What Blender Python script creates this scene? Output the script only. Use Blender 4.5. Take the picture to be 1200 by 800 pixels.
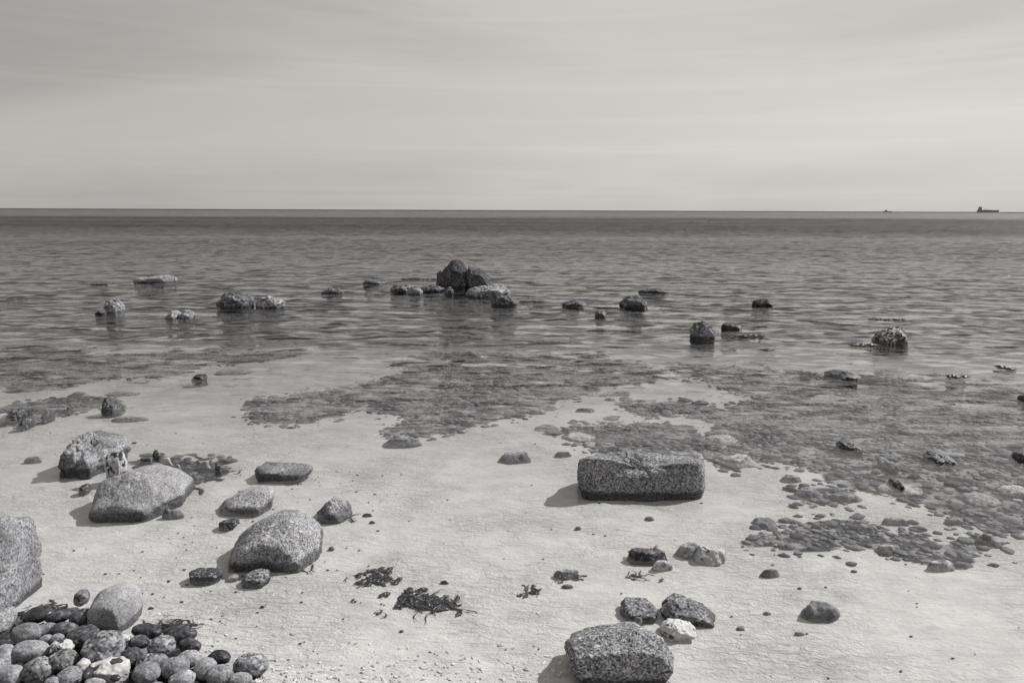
import bpy, bmesh, math, random
import numpy as np
from mathutils import Vector, Matrix, noise, Quaternion

for o in list(bpy.data.objects):
    bpy.data.objects.remove(o)
SC = bpy.context.scene
COL = SC.collection
rad = math.radians

# ------------------------------------------------------------------ camera
CAM_H = 1.7
PITCH = rad(10.88)
ROLL = rad(0.21)
cam_d = bpy.data.cameras.new('camera')
cam_d.lens = 24.0
cam_d.sensor_width = 36.0
cam_d.clip_start = 0.05
cam_d.clip_end = 60000
cam = bpy.data.objects.new('camera', cam_d)
COL.objects.link(cam)
R_CAM = (Matrix.Rotation(rad(90) - PITCH, 3, 'X') @ Matrix.Rotation(ROLL, 3, 'Z'))
cam.matrix_world = Matrix.Translation((0, 0, CAM_H)) @ R_CAM.to_4x4()
SC.camera = cam

# ------------------------------------------------------------------ light
SUN_EL = rad(42)
SUN_AZ = rad(28)            # from +X (right) towards +Y (out to sea)
S = Vector((math.cos(SUN_EL) * math.cos(SUN_AZ), math.cos(SUN_EL) * math.sin(SUN_AZ), math.sin(SUN_EL)))
sun_d = bpy.data.lights.new('sun', 'SUN')
sun_d.energy = 4.2
sun_d.angle = rad(0.5)
sun_d.color = (1.0, 0.982, 0.952)
sun = bpy.data.objects.new('sun', sun_d)
sun.rotation_euler = S.to_track_quat('Z', 'Y').to_euler()
COL.objects.link(sun)

SC.view_settings.view_transform = 'Standard'
SC.view_settings.look = 'None'
SC.view_settings.gamma = 1.0
SC.view_settings.use_curve_mapping = False
SC.view_settings.exposure = 0.32


class NT:
    """small helper for building node trees"""
    def __init__(self, tree):
        self.t = tree
        self.n = tree.nodes
        self.n.clear()

    def add(self, kind, **kw):
        nd = self.n.new(kind)
        for k, v in kw.items():
            setattr(nd, k, v)
        return nd

    def link(self, a, b):
        self.t.links.new(a, b)

    def _set(self, sock, v):
        if isinstance(v, bpy.types.NodeSocket):
            self.t.links.new(v, sock)
        elif v is not None:
            sock.default_value = v

    def math(self, op, a, b=None, c=None, clamp=False):
        nd = self.add('ShaderNodeMath', operation=op, use_clamp=clamp)
        for i, v in enumerate((a, b, c)):
            self._set(nd.inputs[i], v)
        return nd.outputs[0]

    def vmath(self, op, a, b=None):
        nd = self.add('ShaderNodeVectorMath', operation=op)
        self._set(nd.inputs[0], a)
        self._set(nd.inputs[1], b)
        return nd.outputs[0]

    def mapping(self, vec, loc=(0, 0, 0), rot=(0, 0, 0), scale=(1, 1, 1)):
        nd = self.add('ShaderNodeMapping')
        self._set(nd.inputs[0], vec)
        nd.inputs['Location'].default_value = loc
        nd.inputs['Rotation'].default_value = rot
        nd.inputs['Scale'].default_value = scale
        return nd.outputs[0]

    def noise(self, vec, scale, detail=3.0, rough=0.5, dist=0.0, lac=2.0):
        nd = self.add('ShaderNodeTexNoise')
        self._set(nd.inputs['Vector'], vec)
        nd.inputs['Scale'].default_value = scale
        nd.inputs['Detail'].default_value = detail
        nd.inputs['Roughness'].default_value = rough
        nd.inputs['Lacunarity'].default_value = lac
        nd.inputs['Distortion'].default_value = dist
        return nd.outputs[0]

    def voro(self, vec, scale, feature='F1', out=0, rnd=1.0):
        nd = self.add('ShaderNodeTexVoronoi', feature=feature)
        self._set(nd.inputs['Vector'], vec)
        nd.inputs['Scale'].default_value = scale
        nd.inputs['Randomness'].default_value = rnd
        return nd.outputs[out]

    def mr(self, v, a, b, c=0.0, d=1.0, smooth=False):
        nd = self.add('ShaderNodeMapRange')
        if smooth:
            nd.interpolation_type = 'SMOOTHSTEP'
        nd.clamp = True
        self._set(nd.inputs[0], v)
        nd.inputs[1].default_value = a
        nd.inputs[2].default_value = b
        self._set(nd.inputs[3], c)
        self._set(nd.inputs[4], d)
        return nd.outputs[0]

    def ramp(self, fac, stops, interp='LINEAR'):
        nd = self.add('ShaderNodeValToRGB')
        self._set(nd.inputs[0], fac)
        cr = nd.color_ramp
        cr.interpolation = interp
        while len(cr.elements) < len(stops):
            cr.elements.new(0.5)
        for e, (p, c) in zip(cr.elements, stops):
            e.position = p
            e.color = tint(c)
        return nd.outputs[0]

    def mix(self, fac, a, b, mode='MIX'):
        nd = self.add('ShaderNodeMix', data_type='RGBA', blend_type=mode)
        self._set(nd.inputs[0], fac)
        self._set(nd.inputs[6], a)
        self._set(nd.inputs[7], b)
        return nd.outputs[2]

    def bump(self, h, strength=1.0, dist=0.01, nrm=None):
        nd = self.add('ShaderNodeBump')
        nd.inputs['Strength'].default_value = strength
        self._set(nd.inputs['Distance'], dist)
        self._set(nd.inputs['Height'], h)
        if nrm is not None:
            self._set(nd.inputs['Normal'], nrm)
        return nd.outputs[0]


def tint(v, a=1.0):
    """neutral grey of the toned black and white photograph: cool darks, warm lights"""
    if not isinstance(v, (int, float)):
        return (*v[:3], a)
    t = min(1.0, max(0.0, (v - 0.03) / 0.4))
    return (v * (0.95 + 0.055 * t), v * (0.965 + 0.035 * t), v * (1.13 - 0.14 * t), a)


# ------------------------------------------------------------------ sky
W = bpy.data.worlds.new('World')
SC.world = W
W.use_nodes = True
w = NT(W.node_tree)
sky = w.add('ShaderNodeTexSky', sky_type='NISHITA')
sky.sun_disc = False
sky.sun_elevation = SUN_EL
sky.sun_rotation = rad(90) - SUN_AZ
sky.air_density = 1.0
sky.dust_density = 2.0
bw = w.add('ShaderNodeRGBToBW')
w.link(sky.outputs[0], bw.inputs[0])
tc = w.add('ShaderNodeTexCoord')
gen = tc.outputs['Generated']
sep = w.add('ShaderNodeSeparateXYZ')
w.link(gen, sep.inputs[0])
# the veil of high cloud lies in a plane overhead: project the direction on to it
zz = w.math('ADD', w.math('MAXIMUM', sep.outputs[2], 0.0), 0.16)
cmb = w.add('ShaderNodeCombineXYZ')
w.link(w.math('DIVIDE', sep.outputs[0], zz), cmb.inputs[0])
w.link(w.math('DIVIDE', sep.outputs[1], zz), cmb.inputs[1])
cv = cmb.outputs[0]
n1 = w.noise(w.mapping(gen, rot=(0, rad(21), 0), scale=(.75, .6, 3.2)), 1.5, 4, 0.5, 0.5)
n2 = w.noise(w.mapping(gen, loc=(3.1, 1.7, 0), rot=(0, rad(-6), 0), scale=(.6, .6, 5.5)), 2.2, 6, 0.6, 0.6)
n3 = w.noise(w.mapping(gen, loc=(1.1, 4.7, 2), rot=(0, rad(17), 0), scale=(.35, .4, 16)), 2.6, 5, 0.6, 0.5)
cl = w.math('ADD', w.math('MULTIPLY', w.mr(n1, 0.37, 0.63, 0, 1, True), 0.65),
            w.math('ADD', w.math('MULTIPLY', w.mr(n2, 0.35, 0.7), 0.28), w.math('MULTIPLY', w.mr(n3, 0.5, 0.8), 0.34)))
# veil is brighter towards the sun, as thin cloud scatters forward
dotn = w.add('ShaderNodeVectorMath', operation='DOT_PRODUCT')
w.link(gen, dotn.inputs[0])
dotn.inputs[1].default_value = S
fwd = w.mr(dotn.outputs['Value'], 0.0, 1.0, 0.0, 1.0)
veil = w.math('ADD', w.math('ADD', 2.65, w.math('MULTIPLY', 0.8, w.math('POWER', 2.718, w.math('MULTIPLY', w.math('MAXIMUM', sep.outputs[2], 0.0), -4.5)))), w.math('ADD', w.math('MULTIPLY', fwd, 2.0), w.math('MULTIPLY', cl, 1.35)))
total = w.math('ADD', w.math('MULTIPLY', bw.outputs[0], 0.12), veil)
vcol = w.add('ShaderNodeVectorMath', operation='SCALE')
vcol.inputs[0].default_value = (1.035, 0.992, 0.945)
w.link(total, vcol.inputs['Scale'])
bg = w.add('ShaderNodeBackground')
bg.inputs[1].default_value = 0.082
w.link(vcol.outputs[0], bg.inputs[0])
wo = w.add('ShaderNodeOutputWorld')
w.link(bg.outputs[0], wo.inputs[0])


# ------------------------------------------------------------------ photograph geometry helpers
def ray(px, py):
    return R_CAM @ Vector(((px - 600) / 800.0, (400 - py) / 800.0, -1.0))


def G(px, py, z=0.0):
    """where the view through a pixel of the 1200x800 photograph meets height z"""
    d = ray(px, py)
    k = (z - CAM_H) / d.z
    return Vector((d.x * k, d.y * k, z))


def P(px, py, Y):
    d = ray(px, py)
    k = Y / d.y
    return Vector((d.x * k, Y, CAM_H + d.z * k))


def project(p):
    v = R_CAM.transposed() @ (Vector(p) - Vector((0, 0, CAM_H)))
    return (600 + 800 * v.x / -v.z, 400 - 800 * v.y / -v.z)


def smooth(t):
    t = np.clip(t, 0, 1)
    return t * t * (3 - 2 * t)


# ------------------------------------------------------------------ shape of the sea bed (numpy, vectorised)
LA, LB = G(0, 712), G(318, 800)
LN = Vector((-(LB.y - LA.y), LB.x - LA.x, 0)).normalized()   # points seaward or landward
if LN.y > 0:
    LN = -LN                                                   # landward (towards the camera)


def hash_noise(x, y, seed=0):
    xi = np.floor(x).astype(np.int64); yi = np.floor(y).astype(np.int64)
    xf = x - xi; yf = y - yi
    def h(a, b):
        n = (a * 374761393 + b * 668265263 + seed * 974711) & 0x7fffffff
        n = (n ^ (n >> 13)) * 1274126177 & 0x7fffffff
        return ((n ^ (n >> 16)) & 0xffff) / 65535.0
    u = xf * xf * (3 - 2 * xf); v = yf * yf * (3 - 2 * yf)
    return (h(xi, yi) * (1 - u) + h(xi + 1, yi) * u) * (1 - v) + (h(xi, yi + 1) * (1 - u) + h(xi + 1, yi + 1) * u) * v


def fbm(x, y, seed=0, oct=4):
    s = 0; a = 0.5; t = 0
    for i in range(oct):
        s = s + a * hash_noise(x, y, seed + i * 17)
        t += a
        x = x * 2.03 + 11.3; y = y * 2.03 + 5.7
        a *= 0.5
    return s / t - 0.5


def bed(x, y):
    x = np.asarray(x, float); y = np.asarray(y, float)
    r = np.maximum(y, 0)
    d = np.interp(r, [0, 2.2, 3.2, 5, 8, 12, 16, 25, 60, 300, 40000], [.012, .016, .034, .056, .11, .24, .42, .8, 2.2, 6, 9])
    z = -d + 0.02 * fbm(x * 0.9, y * 0.9, 3) * np.clip(r / 4, 0.1, 1) + 0.012 * fbm(x * 6, y * 6, 9, 3)
    s = (x - LA.x) * LN.x + (y - LA.y) * LN.y                  # > 0 on the landward side
    z = z + np.where(s > 0, np.minimum(0.07 * s + 0.10 * np.maximum(s - .7, 0), 0.5), 0) + 0.022 * smooth((s + 0.35) / 0.5)
    return z


def bedz(x, y):
    return float(bed(np.array([x]), np.array([y]))[0])


# areas of dark stones on the sea bed: outlines traced from the photograph and laid on the bed
AREAS_PX = {
    'center': [(285, 478), (296, 468), (340, 461), (392, 457), (420, 447), (455, 441), (490, 432), (455, 424), (480, 414), (560, 408), (700, 412),
               (760, 428), (820, 440), (730, 446), (662, 468), (640, 483), (612, 492), (580, 500), (540, 510), (495, 521), (455, 524),
               (440, 516), (452, 505), (470, 497), (440, 480), (415, 482), (395, 487), (365, 495), (330, 497), (300, 489)],
    'strip': [(722, 476), (752, 470), (800, 470), (838, 478), (832, 487), (790, 490), (752, 490), (726, 484)],
    'behind': [(656, 514), (684, 504), (745, 497), (812, 503), (822, 515), (830, 528), (820, 545), (700, 545), (676, 528)],
    'right': [(780, 425), (900, 432), (1010, 440), (1230, 450), (1230, 638), (1170, 632), (1120, 617), (1072, 594), (1040, 586), (985, 578),
              (962, 560), (900, 548), (872, 552), (850, 560), (828, 545), (826, 520), (840, 505), (828, 492), (858, 480), (872, 466), (838, 448)],
    'near': [(866, 643), (884, 622), (905, 628), (950, 622), (1000, 618), (1038, 640), (1060, 630), (1100, 648), (1150, 634), (1182, 646),
             (1140, 660), (1128, 673), (1080, 672), (1030, 660), (985, 655), (940, 657), (905, 650)],
    'nook': [(950, 580), (982, 575), (1000, 585), (992, 597), (955, 601), (940, 592)],
    'left': [(-40, 405), (40, 400), (120, 412), (200, 408), (262, 412), (300, 408), (380, 405), (300, 420), (246, 424), (205, 440), (120, 444), (75, 455), (28, 456), (6, 448), (-40, 440)],
    'leftlow': [(-20, 488), (20, 474), (70, 467), (98, 464), (120, 472), (112, 480), (75, 486), (40, 500), (-20, 505)],
    'clump': [(190, 535), (225, 540), (262, 548), (268, 560), (248, 573), (215, 572), (198, 560), (150, 545)],
}
AREAS = {k: np.array([G(a, b, -0.08)[:2] for a, b in v]) for k, v in AREAS_PX.items()}


def inside(poly, x, y):
    x = np.asarray(x, float); y = np.asarray(y, float)
    c = np.zeros(x.shape, bool)
    j = len(poly) - 1
    for i in range(len(poly)):
        xi, yi = poly[i]; xj, yj = poly[j]
        if yi != yj:
            t = ((yi > y) != (yj > y)) & (x < (xj - xi) * (y - yi) / (yj - yi) + xi)
            c ^= t
        j = i
    return c


def stony(x, y):
    """0..1: how much of the bed is covered by dark stones and weed"""
    x = np.asarray(x, float); y = np.asarray(y, float)
    wx = x + 0.22 * fbm(x * 3.1, y * 3.1, 41) * np.clip(y / 5, .5, 3)
    wy = y + 0.40 * fbm(x * 2.3, y * 2.3, 57) * np.clip(y / 5, .4, 3)
    m = np.zeros(x.shape)
    for p in AREAS.values():
        m = np.maximum(m, inside(p, wx, wy).astype(float))
    # beyond about eight metres the bed turns to weed and stone in broad patches
    far = smooth((y - 8.2 + 3.0 * fbm(x * 0.5, y * 0.8, 77)) / 2.0)
    patch = np.clip(0.5 + 3.5 * (fbm(x * 0.35, y * 0.5, 91) + 0.16), 0, 1)
    return np.maximum(m, far * np.maximum(patch, smooth((y - 10) / 5)))


# ------------------------------------------------------------------ mesh helpers
def mesh_obj(name, verts, faces, mat=None, smooth_=True, parent=None):
    me = bpy.data.meshes.new(name)
    v = np.asarray(verts, np.float32)
    f = np.asarray(faces, np.int32)
    me.vertices.add(len(v)); me.vertices.foreach_set('co', v.ravel())
    k = f.shape[1]
    me.loops.add(f.size); me.loops.foreach_set('vertex_index', f.ravel())
    me.polygons.add(len(f)); me.polygons.foreach_set('loop_start', np.arange(0, f.size, k, dtype=np.int32))
    me.polygons.foreach_set('use_smooth', np.full(len(f), smooth_))
    me.update(calc_edges=True)
    me.validate()
    if mat: me.materials.append(mat)
    o = bpy.data.objects.new(name, me)
    COL.objects.link(o)
    if parent: o.parent = parent
    return o


def tag(o, label, cat, group=None):
    o['label'] = label; o['category'] = cat
    if group: o['group'] = group
    return o


_ICO = {}
def ico(level):
    if level not in _ICO:
        bm = bmesh.new()
        bmesh.ops.create_icosphere(bm, subdivisions=level, radius=1.0)
        bm.verts.ensure_lookup_table()
        v = np.array([x.co[:] for x in bm.verts]); v /= np.linalg.norm(v, axis=1)[:, None]
        f = np.array([[q.index for q in p.verts] for p in bm.faces])
        bm.free()
        _ICO[level] = (v, f)
    return _ICO[level]


def hull_planes(pts):
    bm = bmesh.new()
    for p in pts: bm.verts.new(p)
    bmesh.ops.convex_hull(bm, input=bm.verts)
    bm.faces.ensure_lookup_table()
    bm.normal_update()
    N = []; D = []
    for f in bm.faces:
        if f.calc_area() < 1e-9: continue
        n = f.normal.copy(); d = n.dot(f.verts[0].co)
        if d < 0: n, d = -n, -d
        if d < 1e-5: continue
        N.append(n[:]); D.append(d)
    bm.free()
    return np.array(N), np.array(D)


def rock_verts(pts, level=5, p=16, rough=0.05, seed=0, cuts=0, fine=1.0, crack=0.22):
    """soft hull through the given points: rounded facets, then several sizes of unevenness"""
    rng = random.Random(seed)
    p = p * 2.3
    N, D = hull_planes(pts)
    size = float(np.mean(D)) * 2
    dirs, faces = ico(level)
    q = np.maximum(dirs @ N.T / D[None, :], 0)
    if cuts:
        r0 = 1 / np.max(q, axis=1)
        cn, cd = [], []
        for _ in range(cuts):
            n = Vector((rng.gauss(0, 1), rng.gauss(0, 1), rng.gauss(0, .8))).normalized()
            sup = float(np.max((dirs * r0[:, None]) @ np.array(n[:])))
            cn.append(n[:]); cd.append(sup * rng.uniform(.84, .96))
        q = np.concatenate([q, np.maximum(dirs @ np.array(cn).T / np.array(cd)[None, :], 0)], axis=1)
    r = np.sum(q ** p, axis=1) ** (-1.0 / p)
    r *= 1 + 0.55 / p
    off = Vector((rng.uniform(-50, 50), rng.uniform(-50, 50), rng.uniform(-50, 50)))
    s = 1.0 / max(size, 1e-4)
    V = dirs * r[:, None]
    out = np.empty(len(V))
    for i, v in enumerate(V):
        a = Vector(v) * s + off
        h = noise.noise(a * 1.7) * 0.7 + noise.noise(a * 4.1) * 0.65
        rd = abs(noise.noise(a * 7.3 + Vector((3, 1, 2))))
        h += -max(0, 0.22 - rd) * 1.1 * max(0, noise.noise(a * 1.3) + .2)
        if level >= 5:
            h += fine * (noise.noise(a * 11) * 0.4 + noise.noise(a * 27) * 0.17)
        if level >= 6:
            h += fine * noise.noise(a * 58) * 0.1
            n_ = noise.noise(a * 2.3 + Vector((9, 4, 7))) + .25 * noise.noise(a * 9)
            h -= crack / rough * .05 * max(0, 1 - abs(n_) / .03) * max(0, min(1, noise.noise(a * 1.1) * 4 + .6))
        out[i] = h
    V = V * (1 + 1.3 * rough * out * size / np.maximum(r, 1e-4))[:, None]
    return V, faces


def px_rock(name, outline, base_py, depth, mat, label, cat='rock', sf=0.72, sb=0.75, level=5, p=14, rough=0.05,
            seed=None, cuts=3, extra=(), group=None, below=0.12, zf=None, z0=None, fine=1.0, crack=0.22, fit=True):
    """a stone whose silhouette passes through the outline (photo pixels) and whose foot stands where the photo has it"""
    cx = sum(a for a, b in outline) / len(outline)
    if z0 is None:                      # near the shore the foot of a stone is seen on the sea bed
        z0 = 0.0
        for _ in range(3):
            q_ = G(cx, base_py, z0); z0 = min(bedz(q_.x, q_.y), 0.0) * 0.6
    base = G(cx, base_py, z0)
    Ym = base.y + depth * 0.45
    mid = [P(a, b, Ym) for a, b in outline]
    mx = (max(v.x for v in mid) + min(v.x for v in mid)) / 2
    pts = []
    zf = sf if zf is None else zf
    for v in mid:
        z = max(v.z, z0 - 0.02)
        pts.append(Vector((v.x, Ym, z)))
        pts.append(Vector((mx + (v.x - mx) * sf, base.y, z0 + (z - z0) * zf)))
        pts.append(Vector((mx + (v.x - mx) * sb, base.y + depth, z0 + (z - z0) * sb)))
    lo = min(v.x for v in mid); hi = max(v.x for v in mid)
    for a, b, dy in extra:
        pts.append(P(a, b, base.y + dy))
    top = max(v.z for v in mid)
    c = Vector((mx, Ym, (top + z0) * 0.5 - below * 0.25))
    if seed is None: seed = int(cx * 7 + base_py * 13)
    hgt = max(b for a, b in outline) - min(b for a, b in outline)
    lw = [P(a, b, Ym).x for a, b in outline if b > max(bb for aa, bb in outline) - .3 * hgt]
    loW, hiW = (min(lw), max(lw)) if len(lw) > 1 else (lo, hi)
    foot = max(below, z0 - bedz(mx, Ym) + 0.04)
    for fx, fy in ((.04, .5), (.96, .5), (.2, .06), (.8, .06), (.2, .94), (.8, .94)):
        pts.append(Vector((loW + (hiW - loW) * fx, base.y + depth * fy, z0 - below)))
    for fx, fy in ((-.03, .5), (1.03, .5), (.2, -.06), (.8, -.06), (.2, 1.0), (.8, 1.0)):
        if foot > below: pts.append(Vector((loW + (hiW - loW) * fx, base.y + depth * fy, z0 - foot)))
    V, F = rock_verts([q - c for q in pts], level, p, rough, seed, cuts, fine, crack)
    # settle the finished stone so that its real width and height agree with the outline
    tu0, tu1 = min(a for a, b in outline), max(a for a, b in outline)
    tv0 = min(b for a, b in outline)
    RT = np.array(R_CAM.transposed())
    for _ in range(3 if fit else 0):
        Wd = V + np.array(c[:])
        vis = Wd[:, 2] > z0
        if vis.sum() < 8: break
        q_ = (Wd[vis] - np.array([0, 0, CAM_H])) @ RT.T
        uu = 600 + 800 * q_[:, 0] / -q_[:, 2]; vv = 400 - 800 * q_[:, 1] / -q_[:, 2]
        vb = project((c.x, base.y, z0))[1]
        sx_ = min(1.25, max(.75, (tu1 - tu0) / (uu.max() - uu.min())))
        V[:, 0] *= sx_
        c.x += ((tu0 + tu1) / 2 - (uu.max() + uu.min()) / 2) / 800 * float(np.mean(-q_[:, 2]))
        kz = min(1.2, max(.8, (vb - tv0) / max(1.0, vb - vv.min())))
        zz_ = Wd[:, 2] - z0
        V[:, 2] = np.where(zz_ > 0, z0 + zz_ * kz, Wd[:, 2]) - c.z
    o = mesh_obj(name, V, F, mat)
    o.location = c
    if label: tag(o, label, cat, group)
    return o


# ------------------------------------------------------------------ materials
def new_mat(name):
    m = bpy.data.materials.new(name); m.use_nodes = True
    return m, NT(m.node_tree)


def finish(m, t, col, rough, nrm, spec=0.4):
    b = t.add('ShaderNodeBsdfPrincipled')
    t._set(b.inputs['Base Color'], col)
    t._set(b.inputs['Roughness'], rough)
    b.inputs['Specular IOR Level'].default_value = spec
    if nrm is not None: t._set(b.inputs['Normal'], nrm)
    o = t.add('ShaderNodeOutputMaterial')
    t.link(b.outputs[0], o.inputs[0])
    return m


def stone_mat(name, dark, mid, light, speck=55.0, contrast=1.0, wet=0.03, bump=0.004, var=0.0, wetness=0.36, blotch=0.25):
    """crystalline stone: dark and light grains, broad tone changes, a wet dark band just above the water"""
    m, t = new_mat(name)
    tc = t.add('ShaderNodeTexCoord')
    oi = t.add('ShaderNodeObjectInfo')
    off = t.add('ShaderNodeVectorMath', operation='SCALE')
    off.inputs[0].default_value = (17.3, 9.1, 23.7)
    t.link(oi.outputs['Random'], off.inputs['Scale'])
    v = t.vmath('ADD', tc.outputs['Object'], off.outputs[0])
    a = t.noise(v, speck, 3.0, 0.7)
    b = t.voro(v, speck * 1.2, 'F1', 1)
    bs = t.add('ShaderNodeSeparateColor'); t.link(b, bs.inputs[0])
    g = t.math('ADD', t.math('MULTIPLY', a, 0.72), t.math('MULTIPLY', bs.outputs[0], 0.28))
    k = 0.10 / contrast
    col = t.ramp(g, [(0.5 - 1.5 * k, dark), (0.5 - 0.35 * k, mid), (0.5 + 0.45 * k, mid * 1.12), (0.5 + 1.6 * k, light)])
    big = t.noise(v, 5.5, 4.0, 0.6, 0.3)
    col = t.mix(1.0, col, t.ramp(big, [(0.3, (1 - blotch,) * 3), (0.65, (1 + blotch * .5,) * 3)]), 'MULTIPLY')
    st2 = t.mr(t.noise(v, 2.6, 5, 0.62, 0.8), 0.5, 0.62)
    col = t.mix(t.math('MULTIPLY', st2, 0.45), col, t.mix(1.0, col, (.62, .62, .64, 1), 'MULTIPLY'))
    lich = t.mr(t.noise(v, 19, 3, 0.6), 0.6, 0.68)
    col = t.mix(t.math('MULTIPLY', lich, 0.35), col, tint(dark * 1.3))
    if var:
        rv = t.mr(oi.outputs['Random'], 0, 1, 1 - var, 1 + var)
        c2 = t.add('ShaderNodeVectorMath', operation='SCALE')
        t.link(col, c2.inputs[0]); t.link(rv, c2.inputs['Scale'])
        col = c2.outputs[0]
    geo = t.add('ShaderNodeNewGeometry')
    ps = t.add('ShaderNodeSeparateXYZ'); t.link(geo.outputs['Position'], ps.inputs[0])
    zed = t.math('SUBTRACT', ps.outputs[2], t.math('MULTIPLY', t.math('SUBTRACT', t.noise(v, 9, 3), 0.5), 0.035))
    dry = t.mr(zed, wet - 0.012, wet + 0.012, smooth=True)
    wetf = t.math('SUBTRACT', 1.0, dry)
    col = t.mix(wetf, col, t.mix(1.0, col, (wetness,) * 3 + (1,), 'MULTIPLY'))
    rg = t.mr(dry, 0, 1, 0.42, 0.88)
    h = t.math('ADD', t.math('MULTIPLY', a, 0.5), t.math('MULTIPLY', t.noise(v, speck * 0.3, 4, 0.65), 1.2))
    nr = t.bump(h, 1.0, bump)
    return finish(m, t, col, rg, nr, 0.3)


M = {}
M['granite'] = stone_mat('speckled granite', 0.045, 0.22, 0.46, 130, 1.0, 0.022, 0.007, 0.14, blotch=.4)
M['granite_fine'] = stone_mat('fine granite', 0.07, 0.235, 0.42, 150, 0.95, 0.03, 0.004)
M['granite_block'] = stone_mat('coarse granite', 0.03, 0.17, 0.42, 115, 1.1, 0.012, 0.007, wetness=0.28)
M['granite_pale'] = stone_mat('pale granite', 0.06, 0.27, 0.48, 130, 1.0, 0.02, 0.005)
M['dark_rock'] = stone_mat('dark weathered rock', 0.02, 0.075, 0.2, 30, 0.9, 0.05, 0.02, blotch=.4)
M['mid_rock'] = stone_mat('grey sea rock', 0.025, 0.11, 0.28, 26, 1.0, 0.03, 0.012, wetness=.35, blotch=.4)
M['far_pale'] = stone_mat('pale sea rock', 0.05, 0.23, 0.45, 26, 0.9, 0.02, 0.008, wetness=.35)
M['pebble'] = stone_mat('beach pebble', 0.11, 0.22, 0.36, 120, 0.8, 0.026, 0.0014, 0.28, wetness=.4, blotch=.3)
M['pebble_dark'] = stone_mat('wet dark pebble', 0.02, 0.06, 0.16, 60, 0.9, 0.06, 0.003, 0.4, wetness=.6)
M['pebble_mottled'] = stone_mat('mottled pebble', 0.05, 0.18, 0.38, 60, 1.0, 0.02, 0.003, 0.2)
M['cobble'] = stone_mat('sea bed cobble', 0.035, 0.11, 0.25, 26, 0.7, -5, 0.003, 0.65, blotch=.35)
M['bedstone'] = stone_mat('submerged stone', 0.07, 0.18, 0.32, 30, 0.8, -5, 0.004, 0.2, blotch=.4)
M['glitter'] = stone_mat('rough glittering sea rock', 0.02, 0.17, 0.6, 34, 1.5, 0.05, 0.02, wetness=.3, blotch=.5)
M['granite_dark'] = stone_mat('dark granite', 0.03, 0.15, 0.34, 90, 1.1, 0.0, 0.008, blotch=.4)
M['granite_worn'] = stone_mat('worn stained granite', 0.05, 0.20, 0.40, 105, 0.8, 0.022, 0.009, blotch=.55)
M['granite_smooth'] = stone_mat('smooth pale granite', 0.12, 0.28, 0.40, 190, 0.8, 0.03, 0.003, blotch=.3)
M['shell'] = stone_mat('bleached shell grit', 0.3, 0.55, 0.75, 40, 0.9, -5, 0.002)
M['palestone'] = stone_mat('pale submerged stone', 0.15, 0.33, 0.55, 40, 0.9, -5, 0.004, 0.15)


def flint_mat(name, scale=14.0, thr=0.52, white=0.72, blackc=0.018):
    m, t = new_mat(name)
    tc = t.add('ShaderNodeTexCoord'); oi = t.add('ShaderNodeObjectInfo')
    off = t.add('ShaderNodeVectorMath', operation='SCALE'); off.inputs[0].default_value = (7.3, 19.1, 3.7)
    t.link(oi.outputs['Random'], off.inputs['Scale'])
    v = t.vmath('ADD', tc.outputs['Object'], off.outputs[0])
    n = t.noise(v, scale, 2.5, 0.55, 0.6)
    mk = t.mr(n, thr - 0.012, thr + 0.012)
    wcol = t.ramp(t.noise(v, scale * 5, 3), [(0.3, white * .7), (0.7, white)])
    bcol = t.ramp(t.noise(v, scale * 3, 3), [(0.35, blackc), (0.75, blackc * 4)])
    col = t.mix(mk, wcol, bcol)
    rg = t.mr(mk, 0, 1, 0.8, 0.45)
    return finish(m, t, col, rg, t.bump(t.math('SUBTRACT', t.noise(v, scale * 3, 4), t.math('MULTIPLY', mk, .5)), 1, 0.004))


M['flint'] = flint_mat('white and black flint', 26, 0.53, .48)
M['flint_dark'] = flint_mat('dark flint with white crust', 60, 0.41, .26)
M['flint_pale'] = flint_mat('pale flint', 16, 0.60, 0.42)
M['flint_white'] = flint_mat('white flint nodule', 18, 0.60, 0.52)

# --- wet weed
m_, t = new_mat('dark seaweed')
tc = t.add('ShaderNodeTexCoord')
c = t.ramp(t.noise(tc.outputs['Object'], 40, 3), [(0.3, 0.01), (0.7, 0.05)])
M['weed'] = finish(m_, t, c, 0.35, None, 0.5)

# --- sand of the sea bed
m_, t = new_mat('pale sand bed')
geo = t.add('ShaderNodeNewGeometry'); pos = geo.outputs['Position']
att = t.add('ShaderNodeAttribute'); att.attribute_name = 'stony'
atb = t.add('ShaderNodeAttribute'); atb.attribute_name = 'beach'
st = att.outputs['Fac']
grain = t.noise(pos, 210, 3, 0.7)
fine = t.noise(t.mapping(pos, rot=(0, 0, rad(30)), scale=(1, 2.3, 1)), 15, 5, 0.62, 0.9)
patchy = t.mr(t.noise(pos, 1.3, 3, .6), 0.38, 0.62, .3, 1.0)
mid = t.noise(t.mapping(pos, rot=(0, 0, rad(20)), scale=(1, 1.6, 1)), 5.0, 4, 0.6, 0.4)
broad = t.noise(t.mapping(pos, rot=(0, 0, rad(18)), scale=(1, 1.4, 1)), 1.7, 4, 0.6)
sand = t.ramp(t.math('ADD', t.math('MULTIPLY', mid, 0.6), t.math('MULTIPLY', broad, 0.4)), [(0.32, 0.42), (0.5, 0.53), (0.66, 0.60)])
sand = t.mix(t.math('MULTIPLY', t.mr(fine, 0.36, 0.50, 1.0, 0.0), patchy), sand, t.mix(1.0, sand, (0.86, .86, .87, 1), 'MULTIPLY'))
mott = t.mr(t.noise(t.mapping(pos, rot=(0, 0, rad(26)), scale=(1, 1.7, 1)), 8, 5, 0.68, 0.5), 0.5, 0.68)
sand = t.mix(t.math('MULTIPLY', mott, 0.32), sand, tint(0.28))
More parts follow.
